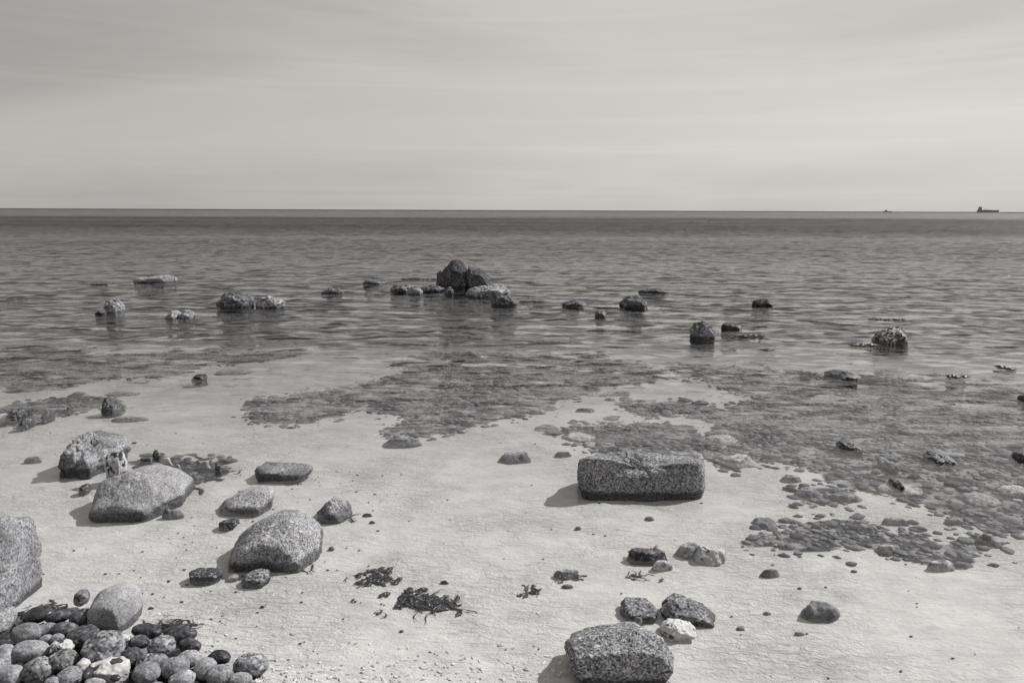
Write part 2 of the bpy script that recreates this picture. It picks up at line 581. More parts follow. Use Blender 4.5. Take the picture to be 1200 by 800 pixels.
speck_m = t.mr(t.noise(t.mapping(pos, rot=(0, 0, rad(28)), scale=(1, 1.9, 1)), 34, 3, 0.6), 0.665, 0.72)
sand = t.mix(t.math('MULTIPLY', speck_m, 0.5), sand, tint(0.14))
sand = t.mix(t.mr(grain, 0.35, 0.65, 0.0, 0.2), sand, tint(0.68))
psy_ = t.add('ShaderNodeSeparateXYZ'); t.link(pos, psy_.inputs[0]); ps_y = psy_.outputs[1]
dk = t.ramp(t.noise(pos, 13, 4, 0.7), [(0.3, 0.03), (0.55, 0.06), (0.75, 0.13)])
edge = t.math('ADD', st, t.math('MULTIPLY', t.math('SUBTRACT', t.noise(pos, 14, 4, 0.6), 0.5), 0.9))
stm = t.math('MULTIPLY', t.mr(edge, 0.2, 0.8), t.mr(st, 0.02, 0.1))
brk = t.mr(t.noise(t.mapping(pos, scale=(1, 1.5, 1)), 7, 4, .65), 0.47, 0.58, 1.0, 0.45)
stm = t.math('MULTIPLY', stm, t.math('MAXIMUM', brk, t.mr(ps_y, 6.0, 9.5)))
col = t.mix(stm, sand, dk)
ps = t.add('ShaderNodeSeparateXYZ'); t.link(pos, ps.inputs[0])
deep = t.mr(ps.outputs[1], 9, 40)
col = t.mix(deep, col, tint(0.035))  # bed darkens offshore: light lost in deep water, painted into its colour
bd = t.ramp(t.noise(pos, 60, 3, 0.7), [(0.35, 0.02), (0.6, 0.06), (0.75, 0.25)])
col = t.mix(atb.outputs['Fac'], col, bd)
h = t.math('ADD', t.math('MULTIPLY', fine, 1.0), t.math('ADD', t.math('MULTIPLY', mid, 0.25), t.math('MULTIPLY', t.noise(pos, 70, 4, .7), 0.35)))
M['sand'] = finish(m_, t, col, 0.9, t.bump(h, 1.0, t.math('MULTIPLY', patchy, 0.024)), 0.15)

# --- the water: clear near the shore, mirror of the sky further out
m_, t = new_mat('sea water')
geo = t.add('ShaderNodeNewGeometry'); pos = geo.outputs['Position']
ps = t.add('ShaderNodeSeparateXYZ'); t.link(pos, ps.inputs[0])
wx = t.mapping(pos, rot=(0, 0, rad(7)), scale=(0.42, 1.0, 1))
wy = t.mapping(pos, loc=(5, 2, 0), rot=(0, 0, rad(-9)), scale=(0.5, 1.0, 1))
w1 = t.noise(wx, 5.0, 4, 0.55, 0.2)
w2 = t.noise(wy, 9.0, 3, 0.55, 0.2)
w3 = t.noise(t.mapping(pos, rot=(0, 0, rad(4)), scale=(0.4, 1, 1)), 1.6, 3, 0.5)
hh = t.math('ADD', t.math('MULTIPLY', w1, 1.0), t.math('ADD', t.math('MULTIPLY', w2, 0.30), t.math('MULTIPLY', w3, 0.7)))
# calm at the shore, livelier offshore
Yp = ps.outputs[1]
far = t.mr(Yp, 3.0, 9.0, 0.005, 0.05, True)
nr0 = t.bump(hh, 1.0, far)
# slopes of the small waves, read straight from noise so that they stay alive out to the horizon
def slopes(scale, sx, rot, det):
    nd = t.add('ShaderNodeTexNoise')
    t.link(t.mapping(pos, rot=(0, 0, rad(rot)), scale=(sx, 1, 1)), nd.inputs['Vector'])
    nd.inputs['Scale'].default_value = scale; nd.inputs['Detail'].default_value = det; nd.inputs['Roughness'].default_value = .62
    return t.vmath('SUBTRACT', nd.outputs[1], (0.5, 0.5, 0.5))
def sv(v_, k_):
    nd = t.add('ShaderNodeVectorMath', operation='SCALE'); t.link(v_, nd.inputs[0]); t._set(nd.inputs['Scale'], k_); return nd.outputs[0]
sl = t.vmath('ADD', sv(slopes(6.5, .5, 6, 1), t.mr(Yp, 9, 18, 2.5, 1.0)), sv(slopes(3.6, .55, -3, 1), t.mr(Yp, 7, 13, .5, 2.7)))
sl = t.vmath('ADD', sl, t.vmath('ADD', sv(slopes(1.6, .6, 4, 1), t.mr(Yp, 15, 27, .0, 2.8)), sv(slopes(0.7, .55, 0, 2), t.mr(Yp, 27, 50, 0, 2.8))))
sl = t.vmath('ADD', sl, sv(slopes(0.2, .5, 0, 3), t.mr(Yp, 45, 90, 0, 2.2)))
sl = t.vmath('MINIMUM', t.vmath('MAXIMUM', sl, (-.42, -.42, -.42)), (.42, .42, .42))
gust = t.noise(t.mapping(pos, scale=(.12, 1, 1)), 0.05, 3, .6)
band = t.mr(Yp, 38, 62, 0.0, 1.0, True)
band = t.math('MULTIPLY', band, t.mr(Yp, 120, 200, 1.0, 0.0, True))
amp = t.math('ADD', t.math('ADD', t.mr(Yp, 2.6, 7.5, 0.02, 0.5, True), t.mr(Yp, 9, 24, 0.0, 0.1, True)), t.math('MULTIPLY', band, 0.15))
amp = t.math('MULTIPLY', amp, t.mr(gust, 0.3, 0.7, 0.7, 1.3))
sc = t.add('ShaderNodeVectorMath', operation='MULTIPLY'); t.link(sl, sc.inputs[0]); sc.inputs[1].default_value = (0.55, 1.0, 0.0)
sc2 = t.add('ShaderNodeVectorMath', operation='SCALE'); t.link(sc.outputs[0], sc2.inputs[0]); t.link(amp, sc2.inputs['Scale'])
nr = t.vmath('NORMALIZE', t.vmath('ADD', nr0, sc2.outputs[0]))
# Fresnel reflectance of water, the same from above and from below (a refracted ray meets it that way)
dp = t.add('ShaderNodeVectorMath', operation='DOT_PRODUCT'); t.link(nr, dp.inputs[0]); t.link(geo.outputs['Incoming'], dp.inputs[1])
cosv = t.math('ABSOLUTE', dp.outputs['Value'])
frn = t.math('ADD', 0.02, t.math('MULTIPLY', 0.98, t.math('POWER', t.math('SUBTRACT', 1.0, cosv, clamp=True), 5.0)))
cap = t.math('MULTIPLY', t.mr(Yp, 8, 30, 1.0, 0.86, True), t.math('SUBTRACT', t.mr(Yp, 800, 1100, 1.0, 0.6), t.math('MULTIPLY', band, 0.36)))
cap = t.math('MULTIPLY', cap, t.mr(gust, 0.3, 0.7, 1.1, 0.9))
frc = t.math('MULTIPLY', frn, cap)
gl = t.add('ShaderNodeBsdfGlossy'); t.link(t.mr(Yp, 8, 60, 0.03, 0.16), gl.inputs['Roughness'])
t.link(nr, gl.inputs['Normal'])
gl.inputs['Color'].default_value = (0.97, 0.97, 0.97, 1)
tr = t.add('ShaderNodeBsdfTransparent'); tr.inputs[0].default_value = (0.965, 0.965, 0.965, 1)
mx = t.add('ShaderNodeMixShader')
t.link(frc, mx.inputs[0]); t.link(tr.outputs[0], mx.inputs[1]); t.link(gl.outputs[0], mx.inputs[2])
o_ = t.add('ShaderNodeOutputMaterial'); t.link(mx.outputs[0], o_.inputs[0])
va = t.add('ShaderNodeVolumeAbsorption'); va.inputs['Color'].default_value = (0, 0, 0, 1); va.inputs['Density'].default_value = 1.5
t.link(va.outputs[0], o_.inputs['Volume'])
M['water'] = m_


def plain(name, v, rough=0.6):
    m, t = new_mat(name)
    tc = t.add('ShaderNodeTexCoord')
    c = t.ramp(t.noise(tc.outputs['Object'], 0.4, 4), [(0.3, v * .8), (0.7, v * 1.15)])
    return finish(m, t, c, rough, None)


M['hull'] = plain('hull paint', 0.3)
M['ship_white'] = plain('ship superstructure paint', 0.35)
M['ship_dark'] = plain('ship dark fittings', 0.06)


# ------------------------------------------------------------------ sea bed and water sheets
def fan(ys, width, cols, zf):
    ys = np.asarray(ys)
    u = np.linspace(-1, 1, cols)
    X = np.outer(width(ys), u); Y = np.repeat(ys[:, None], cols, 1)
    Z = zf(X, Y)
    V = np.stack([X, Y, Z], -1).reshape(-1, 3)
    r, c = len(ys), cols
    idx = np.arange(r * c).reshape(r, c)
    F = np.stack([idx[:-1, :-1], idx[:-1, 1:], idx[1:, 1:], idx[1:, :-1]], -1).reshape(-1, 4)
    return V, F


def rows(segments):
    out = []
    for a, b, n in segments:
        out += list(np.linspace(a, b, n, endpoint=False))
    y = segments[-1][1]; st_ = (segments[-1][1] - segments[-1][0]) / segments[-1][2]
    while y < 36000:
        out.append(y); st_ *= 1.12; y += st_
    out.append(36000)
    return out


ys = rows([(-14, 1.2, 30), (1.2, 9, 420), (9, 20, 120), (20, 40, 60)])
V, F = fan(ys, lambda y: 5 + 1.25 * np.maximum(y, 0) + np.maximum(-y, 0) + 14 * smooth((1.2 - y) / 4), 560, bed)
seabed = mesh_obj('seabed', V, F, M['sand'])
seabed['kind'] = 'structure'
a = seabed.data.attributes.new('stony', 'FLOAT', 'POINT')
a.data.foreach_set('value', stony(V[:, 0], V[:, 1]).astype(np.float32))
a = seabed.data.attributes.new('beach', 'FLOAT', 'POINT')
sb_ = (V[:, 0] - LA.x) * LN.x + (V[:, 1] - LA.y) * LN.y
wob = 0.16 * fbm(V[:, 0] * 6, V[:, 1] * 6, 21)
tx_ = smooth((LB.x + 0.1 - V[:, 0]) / 0.35)
a.data.foreach_set('value', (smooth((sb_ + 0.04 + wob) / 0.10) * tx_).astype(np.float32))

WAVES = []
rw = random.Random(5)
for i in range(26):
    lam = 0.13 * (1.085 ** i) * rw.uniform(.9, 1.1)          # 0.16 m .. 3.4 m
    ang = rad(90 + rw.gauss(-6, 17))
    k = 2 * math.pi / lam
    WAVES.append((k * math.cos(ang), k * math.sin(ang), lam, rw.uniform(0, 6.28)))


def sea(X, Y):
    Z = np.zeros_like(X)
    cell = np.clip(0.02 + 0.0016 * np.maximum(Y, 0) ** 2 * 0.35, 0.02, 50)
    wx = X + 0.25 * fbm(X * .8, Y * .8, 5)
    wy = Y + 0.25 * fbm(X * .7 + 9, Y * .7, 6)
    for kx, ky, lam, ph in WAVES:
        fade = smooth((lam / cell - 3) / 4)
        steep = 0.0045
        Z += fade * steep * lam * np.sin(kx * wx + ky * wy + ph)
    amp = 0.12 + 0.88 * smooth((Y - 3.2) / 7)
    gust = 0.75 + 0.9 * (fbm(X * .25, Y * .25, 8) + .15)
    return Z * amp * gust * 0.9


ys = rows([(-3, 1.6, 20), (1.6, 12, 640), (12, 24, 260), (24, 50, 130)])
V, F = fan(ys, lambda y: 5 + 1.25 * np.maximum(y, 0) + np.maximum(-y, 0), 720, sea)
# close the sheet into one body of water
nr_, nc_ = len(ys), 720
idx = np.arange(nr_ * nc_).reshape(nr_, nc_)
rim = np.concatenate([idx[0, :], idx[1:, -1], idx[-1, :-1][::-1], idx[1:-1, 0][::-1]])
low = V[rim].copy(); low[:, 2] = -12
nV = len(V); m_r = len(rim)
V = np.concatenate([V, low, [[0, 18000, -12.0]]])
kk = np.arange(m_r); k2 = (kk + 1) % m_r
side = np.stack([rim[kk], nV + kk, nV + k2, rim[k2]], -1)
water = mesh_obj('sea_water', V, np.concatenate([F, side]), M['water'])
bm = bmesh.new(); bm.from_mesh(water.data); bm.verts.ensure_lookup_table()
for a_ in range(m_r):
    bm.faces.new((bm.verts[nV + a_], bm.verts[nV + m_r], bm.verts[nV + (a_ + 1) % m_r]))
bm.normal_update(); bm.to_mesh(water.data); bm.free()
water['kind'] = 'structure'


# ------------------------------------------------------------------ the boulders near the shore
px_rock('boulder', [(-62, 640), (-40, 608), (0, 603), (18, 606), (34, 622), (42, 650), (44, 680), (40, 705), (22, 735), (-60, 735)], 741, 0.42,
        M['granite_worn'], 'tall rounded speckled granite boulder cut off by the left edge above the pebbles', 'boulder', level=6, p=12, rough=.035, sf=.8, seed=11)
px_rock('boulder', [(69, 540), (70, 522), (80, 508), (92, 504), (106, 508), (132, 515), (147, 527), (152, 540), (146, 556), (84, 556)], 559, 0.50,
        M['granite_worn'], 'granite boulder with a cracked crest, black and white flint lying at its right foot', 'boulder', level=6, p=18, rough=.085, cuts=6, seed=3, crack=1.6)
px_rock('boulder', [(104, 580), (107, 566), (118, 553), (140, 548), (158, 544), (190, 550), (214, 563), (228, 576), (228, 590), (200, 602), (165, 608), (112, 603)], 611, 0.55,
        M['granite_fine'], 'wide flat-topped granite boulder with a dark wet band, in front of the cracked boulder', 'boulder', level=6, p=16, rough=.035,
        sf=.62, zf=.42, seed=8, extra=[(160, 592, .02)])
px_rock('flint', [(122, 536), (130, 531), (148, 529), (150, 540), (146, 552), (138, 556), (128, 552)], 566, 0.10,
        M['flint'], 'lumpy white flint with black spots perched between two granite boulders', 'flint', level=5, p=14, rough=.065, seed=5, below=0.08)
px_rock('boulder', [(267, 655), (268, 636), (280, 620), (296, 606), (316, 598), (338, 600), (358, 614), (374, 632), (379, 645), (372, 657), (340, 662), (285, 668)], 669, 0.42,
        M['granite'], 'domed grey granite boulder tapering to a rounded top, small round stone at its foot', 'boulder', level=6, p=14, rough=.03, seed=17, sf=.72, extra=[(335, 625, .06)])
px_rock('boulder', [(102, 705), (106, 692), (118, 684), (135, 683), (152, 686), (163, 695), (168, 712), (160, 728), (148, 736), (118, 736), (106, 722)], 744, 0.22,
        M['granite_smooth'], 'smooth egg-shaped pale granite boulder standing at the back edge of the pebbles', 'boulder', level=6, p=8, rough=.02, seed=23, sf=.75, z0=0.0)

# the big block, with a bevelled chip along its upper edge
Yb = G(750, 580).y
blk = [(688, 586, .0), (752, 590, .0), (818, 588, .03), (676, 562, .05), (677, 543, .08), (827, 566, .06), (826, 545, .10), (690, 537, .05), (752, 540, .05), (818, 542, .05),
       (683, 533, .26), (700, 530.5, .32), (760, 532.5, .34), (815, 533.5, .32), (824, 541, .26), (680, 560, .32), (826, 560, .34)]
pts = [P(a_, b_, Yb + d_) for a_, b_, d_ in blk]
pts += [Vector((q.x, q.y, -0.13)) for q in (pts[0], pts[2], pts[10], pts[13])]
c = Vector((G(752, 580).x, Yb + .17, 0.05))
V, F = rock_verts([q - c for q in pts], 6, 26, .042, 31, 3, 1.0, 1.0)
for (cp, cr, cdp) in ((P(742, 541, Yb + .06), .15, .055), (P(782, 539, Yb + .10), .12, .04), (P(712, 537, Yb + .12), .10, .02), (P(680, 575, Yb), .09, .025), (P(800, 560, Yb), .08, .012)):
    d_ = np.linalg.norm((V + np.array(c[:]) - np.array(cp[:])) * np.array([.6, 1, 1.5]), axis=1)
    V -= (V / np.linalg.norm(V, axis=1)[:, None]) * (cdp * smooth(1 - d_ / cr))[:, None] * 1.3
blo = mesh_obj('boulder', V, F, M['granite_block']); blo.location = c
tag(blo, 'long rectangular block of speckled granite standing alone in the clear shallows', 'boulder')

px_rock('boulder', [(661, 755), (666, 742), (686, 741), (752, 729), (777, 738), (790, 762), (776, 790), (745, 810), (700, 806), (668, 772)], 803, 0.22,
        M['granite_block'], 'coarse granite boulder with angular flat top at the bottom edge, its shadow to the left', 'boulder', level=6, p=40, rough=.035, seed=41, sf=.88, cuts=4, crack=.35)
px_rock('rock', [(726, 712), (732, 704), (748, 702), (765, 704), (771, 712), (768, 722), (740, 726), (729, 722)], 728, 0.15, M['granite_dark'],
        'small blocky dark rock touching the left side of a larger dark rock', level=5, p=18, rough=.06, seed=43, below=.06)
px_rock('rock', [(773, 712), (780, 700), (792, 696), (806, 701), (822, 708), (838, 720), (836, 728), (800, 730), (776, 722)], 733, 0.18, M['granite_dark'],
        'rough dark wedge of rock sloping down to the right behind the white flint', level=5, p=20, rough=.07, seed=44, below=.06)
px_rock('flint', [(773, 735), (780, 727), (792, 725), (806, 731), (817, 734), (806, 742), (792, 748), (777, 743)], 751, 0.12, M['flint_white'],
        'flat white flint with a dark line lying in front of the dark wedge rock', 'flint', level=5, p=20, rough=.08, seed=45, below=.05)
px_rock('rock', [(298, 552), (300, 542), (320, 544), (345, 545), (364, 546), (367, 552), (350, 557), (304, 560)], 560, 0.22, M['granite_worn'],
        'low flat slab of granite lying alone behind the domed boulder', level=5, p=22, rough=.06, seed=51, below=.06, z0=-.005)
px_rock('rock', [(257, 592), (266, 582), (282, 573), (298, 570), (318, 572), (322, 578), (321, 592), (305, 601), (264, 600)], 603, 0.26, M['granite_pale'],
        'low angular granite rock with pale flat top just behind the domed boulder', level=5, p=20, rough=.04, seed=52, below=.08, zf=.5)
px_rock('rock', [(371, 600), (378, 590), (390, 583), (402, 586), (410, 597), (413, 605), (376, 608)], 611, 0.2, M['granite'],
        'small conical speckled rock right of the domed boulder', level=5, p=20, rough=.06, cuts=0, sf=.5, seed=53, below=.06)
px_rock('rock', [(283, 680), (288, 670), (302, 666), (314, 670), (318, 678), (312, 685), (288, 686)], 687, 0.12, M['granite_dark'],
        'small round dark stone at the front foot of the domed boulder', level=5, p=10, rough=.04, seed=54, below=.05)
px_rock('flint', [(221, 668), (232, 666), (250, 668), (258, 666), (262, 672), (256, 678), (224, 679)], 679, 0.09, M['flint_dark'],
        'thin angular dark flint with pale upper face left of the domed boulder', 'flint', level=5, p=26, rough=.07, seed=55, below=.04, z0=0.0)
px_rock('pebble', [(267, 675), (274, 671), (281, 672), (280, 677), (270, 678)], 679, 0.05, M['palestone'],
        'tiny pale pebble wedged between the dark flint and the small round stone', 'pebble', level=4, p=8, rough=.03, seed=56, below=.03)
px_rock('flint', [(256, 612), (263, 608), (272, 610), (279, 606), (281, 612), (270, 617), (259, 616)], 618, 0.07, M['flint_dark'],
        'small jagged dark flint in front of the pale-topped angular rock', 'flint', level=5, p=22, rough=.1, seed=57, below=.04, z0=-.01)
px_rock('flint', [(92, 570), (98, 566), (106, 567), (108, 573), (100, 577), (93, 576)], 578, 0.07, M['flint_dark'],
        'small black and white flint tucked behind the left end of the flat-topped boulder', 'flint', level=4, p=16, rough=.1, seed=58, below=.05)

# ------------------------------------------------------------------ rocks out in the sea
FR = 'rocks standing out of the sea'
def far_rock(outline, base, depth, mat, label, seed, **kw):
    kw.setdefault('z0', 0.0 if seed == 133 else -0.015 if seed in ( 134, 135, 136, 137, 138, 139) else 0.0); kw.setdefault('p', 18); kw.setdefault('rough', .09); kw.setdefault('cuts', 5); kw.setdefault('sf', .6); kw.setdefault('sb', .65)
    return px_rock('sea_rock', outline, base, depth, M[mat], label, 'rock', level=kw.pop('level', 5), seed=seed, below=kw.pop('below', .15), **kw)

peak = far_rock([(514, 337), (520, 317), (531, 303.5), (541, 307), (552, 328), (553, 337)], 337.5, .5, 'dark_rock',
         'tall dark peaked rock, highest of the group far out in the water', 101, p=40, level=6, rough=.03, cuts=5, sf=.62, sb=.9, crack=.5,
         extra=[(526, 323, .02), (544, 329, .0), (535, 312, .12)])
lb_ = far_rock([(511, 335), (512, 320), (516, 316.5), (522, 322), (526, 335)], 337, .4, 'dark_rock', None, 140, p=40, rough=.04, cuts=3)
lb_.name = 'shoulder'; lb_.location = lb_.location - peak.location; lb_.parent = peak
far_rock([(544, 322), (549, 312), (565, 315.5), (574, 325), (577, 337), (548, 337)], 338, .5, 'dark_rock',
         'dark shouldered rock leaning on the right side of the tall dark peak', 102, p=40, cuts=4, rough=.035, sf=.7, level=6, crack=.5, extra=[(558, 326, .02)])
far_rock([(546, 341), (555, 335), (575, 333), (590, 334), (598, 340), (594, 346), (552, 348)], 348.5, .6, 'far_pale',
         'wide low pale rock in front of the tall dark peak', 103, rough=.09)
far_rock([(575, 352), (578, 344), (588, 342), (598, 344), (606, 352), (604, 358), (577, 357)], 358, .35, 'mid_rock',
         'round dark rock in front of the wide pale rock', 104)
far_rock([(521, 341), (524, 337), (529, 336), (532, 341), (530, 345), (523, 345)], 345.5, .18, 'mid_rock',
         'small round rock at the front left foot of the tall dark peak', 105, level=4, p=8)
far_rock([(493, 339), (498, 334), (510, 333), (520, 336), (521, 342), (496, 342)], 342.5, .35, 'mid_rock',
         'low broken dark rock joining the tall dark peak on its left', 106, rough=.12)
far_rock([(478, 342), (484, 336), (490, 335), (496, 341), (494, 345), (480, 345)], 345, .25, 'far_pale',
         'small pale wedge rock between two low dark rocks left of the peak', 107, level=4, p=22)
far_rock([(457, 339), (463, 335), (474, 333), (482, 336), (480, 343), (460, 342)], 342.5, .35, 'mid_rock',
         'low dark rock at the left end of the peaked rock group', 108)
far_rock([(425, 330), (430, 327), (439, 328), (446, 329), (452, 331), (444, 333), (428, 333)], 333, .3, 'mid_rock',
         'flat dark rock barely awash, alone left of the peaked group', 109, level=4, below=.1)
far_rock([(376, 342), (381, 340), (388, 337), (397, 338), (401, 341), (392, 344), (378, 344)], 344, .25, 'mid_rock',
         'tiny dark rock awash to the right of the pale pointed rock', 110, level=4, below=.1)
far_rock([(253, 355), (258, 346), (268, 341), (280, 340), (292, 345), (300, 352), (299, 359), (256, 359)], 360.5, .5, 'mid_rock',
         'broad domed grey rock with a pale pointed rock against its right side', 111)
far_rock([(299, 357), (304, 350), (314, 346), (326, 350), (334, 354), (322, 360), (302, 360)], 361, .35, 'far_pale',
         'pale pointed rock leaning against the broad domed grey rock', 112, p=22)
far_rock([(121, 357), (124, 351), (132, 349), (142, 351), (147, 357), (145, 364), (124, 365)], 366.5, .3, 'far_pale',
         'round pale boulder in the water far left, small dark rock at its side', 113, p=12, wet=None) if False else None
far_rock([(121, 357), (124, 351), (132, 349), (142, 351), (147, 357), (145, 364), (124, 365)], 366.5, .3, 'far_pale',
         'round pale boulder in the water far left, small dark rock at its side', 113, p=12)
far_rock([(111, 366), (114, 363), (121, 363), (125, 366), (122, 369), (113, 369)], 369, .18, 'dark_rock',
         'small dark rock touching the left side of the round pale boulder', 114, level=4, p=10)
far_rock([(156, 328), (162, 325), (180, 323), (200, 322), (208, 325), (206, 330), (158, 331)], 331, .55, 'far_pale',
         'long flat pale slab in the water, farthest rock on the left', 115, rough=.05, p=22)
far_rock([(193, 371), (202, 364), (210, 363), (213, 367), (212, 373), (195, 374)], 374, .3, 'far_pale',
         'low pale two-lumped rock awash in front of the round pale boulder', 116, p=18)
o = far_rock([(209, 371), (214, 364), (222, 362), (229, 365), (228, 372), (212, 374)], 374, .3, 'far_pale', None, 117, p=14)
lump = [q for q in bpy.data.objects if q.get('label', '').startswith('low pale two-lumped')][0]
o.name = 'right_lump'; o.name = 'lump'
o.location = o.location - lump.location; o.parent = lump
far_rock([(658, 356), (664, 353), (675, 351), (684, 354), (688, 357), (678, 359), (662, 358)], 359, .3, 'mid_rock',
         'low dark rock awash right of the peaked group', 118, below=.1)
far_rock([(697, 368), (700, 365), (706, 364), (711, 367), (709, 371), (699, 372)], 372, .18, 'flint_dark' ,
         'tiny black rock with a white spot between two larger dark rocks', 119, level=4)
far_rock([(725, 355), (730, 349), (738, 345), (748, 346), (758, 353), (759, 358), (728, 360)], 360.5, .4, 'mid_rock',
         'rounded dark rock with bright wet crest right of the tiny black rock', 120)
far_rock([(748, 341), (756, 338), (768, 337.5), (778, 339), (784, 341), (772, 343.5), (752, 343.5)], 343.5, .35, 'dark_rock',
         'long flat dark rock awash behind the rounded wet rock', 121, below=.1)
far_rock([(881, 353), (886, 350), (895, 349.5), (903, 353), (907, 356), (895, 359), (884, 357)], 359, .28, 'dark_rock',
         'low jagged dark rock alone in the open water at the right', 122, p=24, rough=.1)
far_rock([(808, 387), (813, 379), (822, 375), (831, 379), (838, 389), (834, 396), (812, 395)], 397, .32, 'mid_rock',
         'cone-shaped grey rock with a small dark rock to its right', 123)
far_rock([(845, 381), (850, 378), (860, 378), (868, 381), (870, 384), (858, 386), (848, 385)], 386, .22, 'dark_rock',
         'small flat dark rock right of the cone-shaped grey rock', 124, level=4)
far_rock([(1021, 400), (1027, 392), (1038, 385), (1053, 382), (1061, 388), (1064, 400), (1052, 404), (1026, 403)], 404, .4, 'glitter',
         'rough glittering pale rock with dark left side, rightmost large one in the sea', 125, rough=.07, p=24)
far_rock([(966, 441), (974, 436), (986, 433.5), (1000, 436), (1010, 441), (1000, 444.5), (972, 444.5)], 445, .35, 'mid_rock',
         'low domed rock barely above the water, nearer than the glittering pale rock', 126, below=.08)
far_rock([(1193, 467), (1198, 463), (1208, 462), (1214, 468), (1206, 472), (1196, 471)], 472, .2, 'dark_rock',
         'smooth black rock cut off by the right edge of the picture', 127, level=4, p=10)
far_rock([(980, 522), (986, 517), (996, 516), (1006, 519), (1009, 524), (996, 527), (983, 526)], 527, .18, 'flint_dark',
         'small black and white speckled stone poking through the water over the dark cobbles', 128, level=5, rough=.13, below=.06)
far_rock([(1082, 538), (1090, 532), (1102, 529), (1112, 533), (1120, 541), (1104, 543), (1088, 541)], 543, .22, 'flint_dark',
         'low broken black and white stone awash, nearest the right edge but one', 129, level=5, rough=.14, below=.06)
far_rock([(1030, 543), (1038, 539), (1046, 540), (1052, 545), (1044, 548), (1034, 547)], 548, .2, 'bedstone',
         'pale-edged stone just breaking the surface between two speckled stones', 130, level=5, rough=.1, below=.06)
far_rock([(1187, 535), (1191, 530), (1200, 529), (1208, 533), (1206, 540), (1190, 540)], 541, .16, 'flint_dark',
         'black and white speckled stone cut off by the right edge', 131, level=5, rough=.13, below=.06)
far_rock([(1042, 567), (1048, 562), (1056, 561), (1060, 567), (1054, 572), (1044, 571)], 572, .14, 'flint_dark',
         'small speckled stone resting on a big pale submerged slab', 132, level=5, rough=.12, below=.06)
far_rock([(226, 443), (229, 439), (232, 438), (234, 441), (238, 438), (242, 443)], 443.5, .14, 'dark_rock',
         'tiny two-pointed black stone breaking the surface above the pale sand', 133, level=4, rough=.16, below=.08)
far_rock([(118, 478), (119, 468), (124, 464), (132, 467), (138, 473), (147, 479), (134, 482), (120, 482)], 482.5, .18, 'flint_dark',
         'knobbly black flint with a white cap standing alone on the pale sand', 134, level=5, rough=.12, below=.08)
far_rock([(8, 487), (14, 480), (22, 477), (32, 479), (38, 486), (28, 491), (10, 490)], 491, .22, 'mid_rock',
         'rough dark mound-shaped rock near the left edge', 135, level=5, rough=.13, below=.08)
far_rock([(20, 497), (26, 491), (34, 489), (40, 494), (36, 499), (24, 499)], 500, .14, 'flint_dark',
         'low white and black flint in front of the rough dark mound', 136, level=5, rough=.13, below=.06)
far_rock([(49, 487), (52, 482), (59, 482), (63, 486), (62, 491), (50, 491)], 491.5, .14, 'flint_dark',
         'small black block with a white face right of the rough dark mound', 137, level=4, rough=.1, p=24, below=.06)
far_rock([(-8, 492), (-2, 484), (4, 484), (9, 491), (4, 497), (-6, 497)], 497, .18, 'granite_pale',
         'pale stone cut off by the left edge beside the rough dark mound', 138, level=4, rough=.1, below=.06)
far_rock([(79, 478), (80, 474), (84, 474), (86, 477), (84, 480)], 480.5, .07, 'flint_dark',
         'tiny black and white stone between the small block and the white-capped flint', 139, level=4, rough=.1, below=.05)


# ------------------------------------------------------------------ stones under the water
def bed_stone(px, py, wpx, hpx, mat, label, seed, flat=None, cat='stone', rough=.06, p=12, name='submerged_stone', level=5, sink=.35):
    c0 = G(px, py, -0.04)
    zc = bedz(c0.x, c0.y)
    c0 = G(px, py, min(zc + .01, -0.005))
    depth_c = (R_CAM.transposed() @ (c0 - Vector((0, 0, CAM_H)))).z * -1
    wd = wpx / 800 * depth_c
    el = math.atan2(CAM_H, math.hypot(c0.x, c0.y))
    ht = min(hpx / 800 * depth_c * .55, max(0.02, -zc * .95 + .0))
    if flat: ht = flat
    dp = max((hpx / 800 * depth_c - ht * math.cos(el) * .6) / max(math.sin(el), .12), wd * .35)
    dp = min(dp, wd * 1.1)
    rng = random.Random(seed)
    pts = []
    for i in range(9):
        a_ = i / 9 * 2 * math.pi + rng.uniform(-.2, .2)
        r_ = rng.uniform(.86, 1.0)
        pts.append(Vector((math.cos(a_) * wd / 2 * r_, math.sin(a_) * dp / 2 * r_, rng.uniform(-.3, .2) * ht)))
        r_ = rng.uniform(.4, .75)
        pts.append(Vector((math.cos(a_) * wd / 2 * r_, math.sin(a_) * dp / 2 * r_, rng.uniform(.7, 1) * ht)))
        pts.append(Vector((math.cos(a_) * wd / 2 * r_, math.sin(a_) * dp / 2 * r_, -ht)))
    V, F = rock_verts(pts, level, p, rough, seed, 2)
    o = mesh_obj(name, V, F, M[mat])
    o.location = (c0.x, c0.y, zc + ht * (.1))
    if label: tag(o, label, cat)
    return o

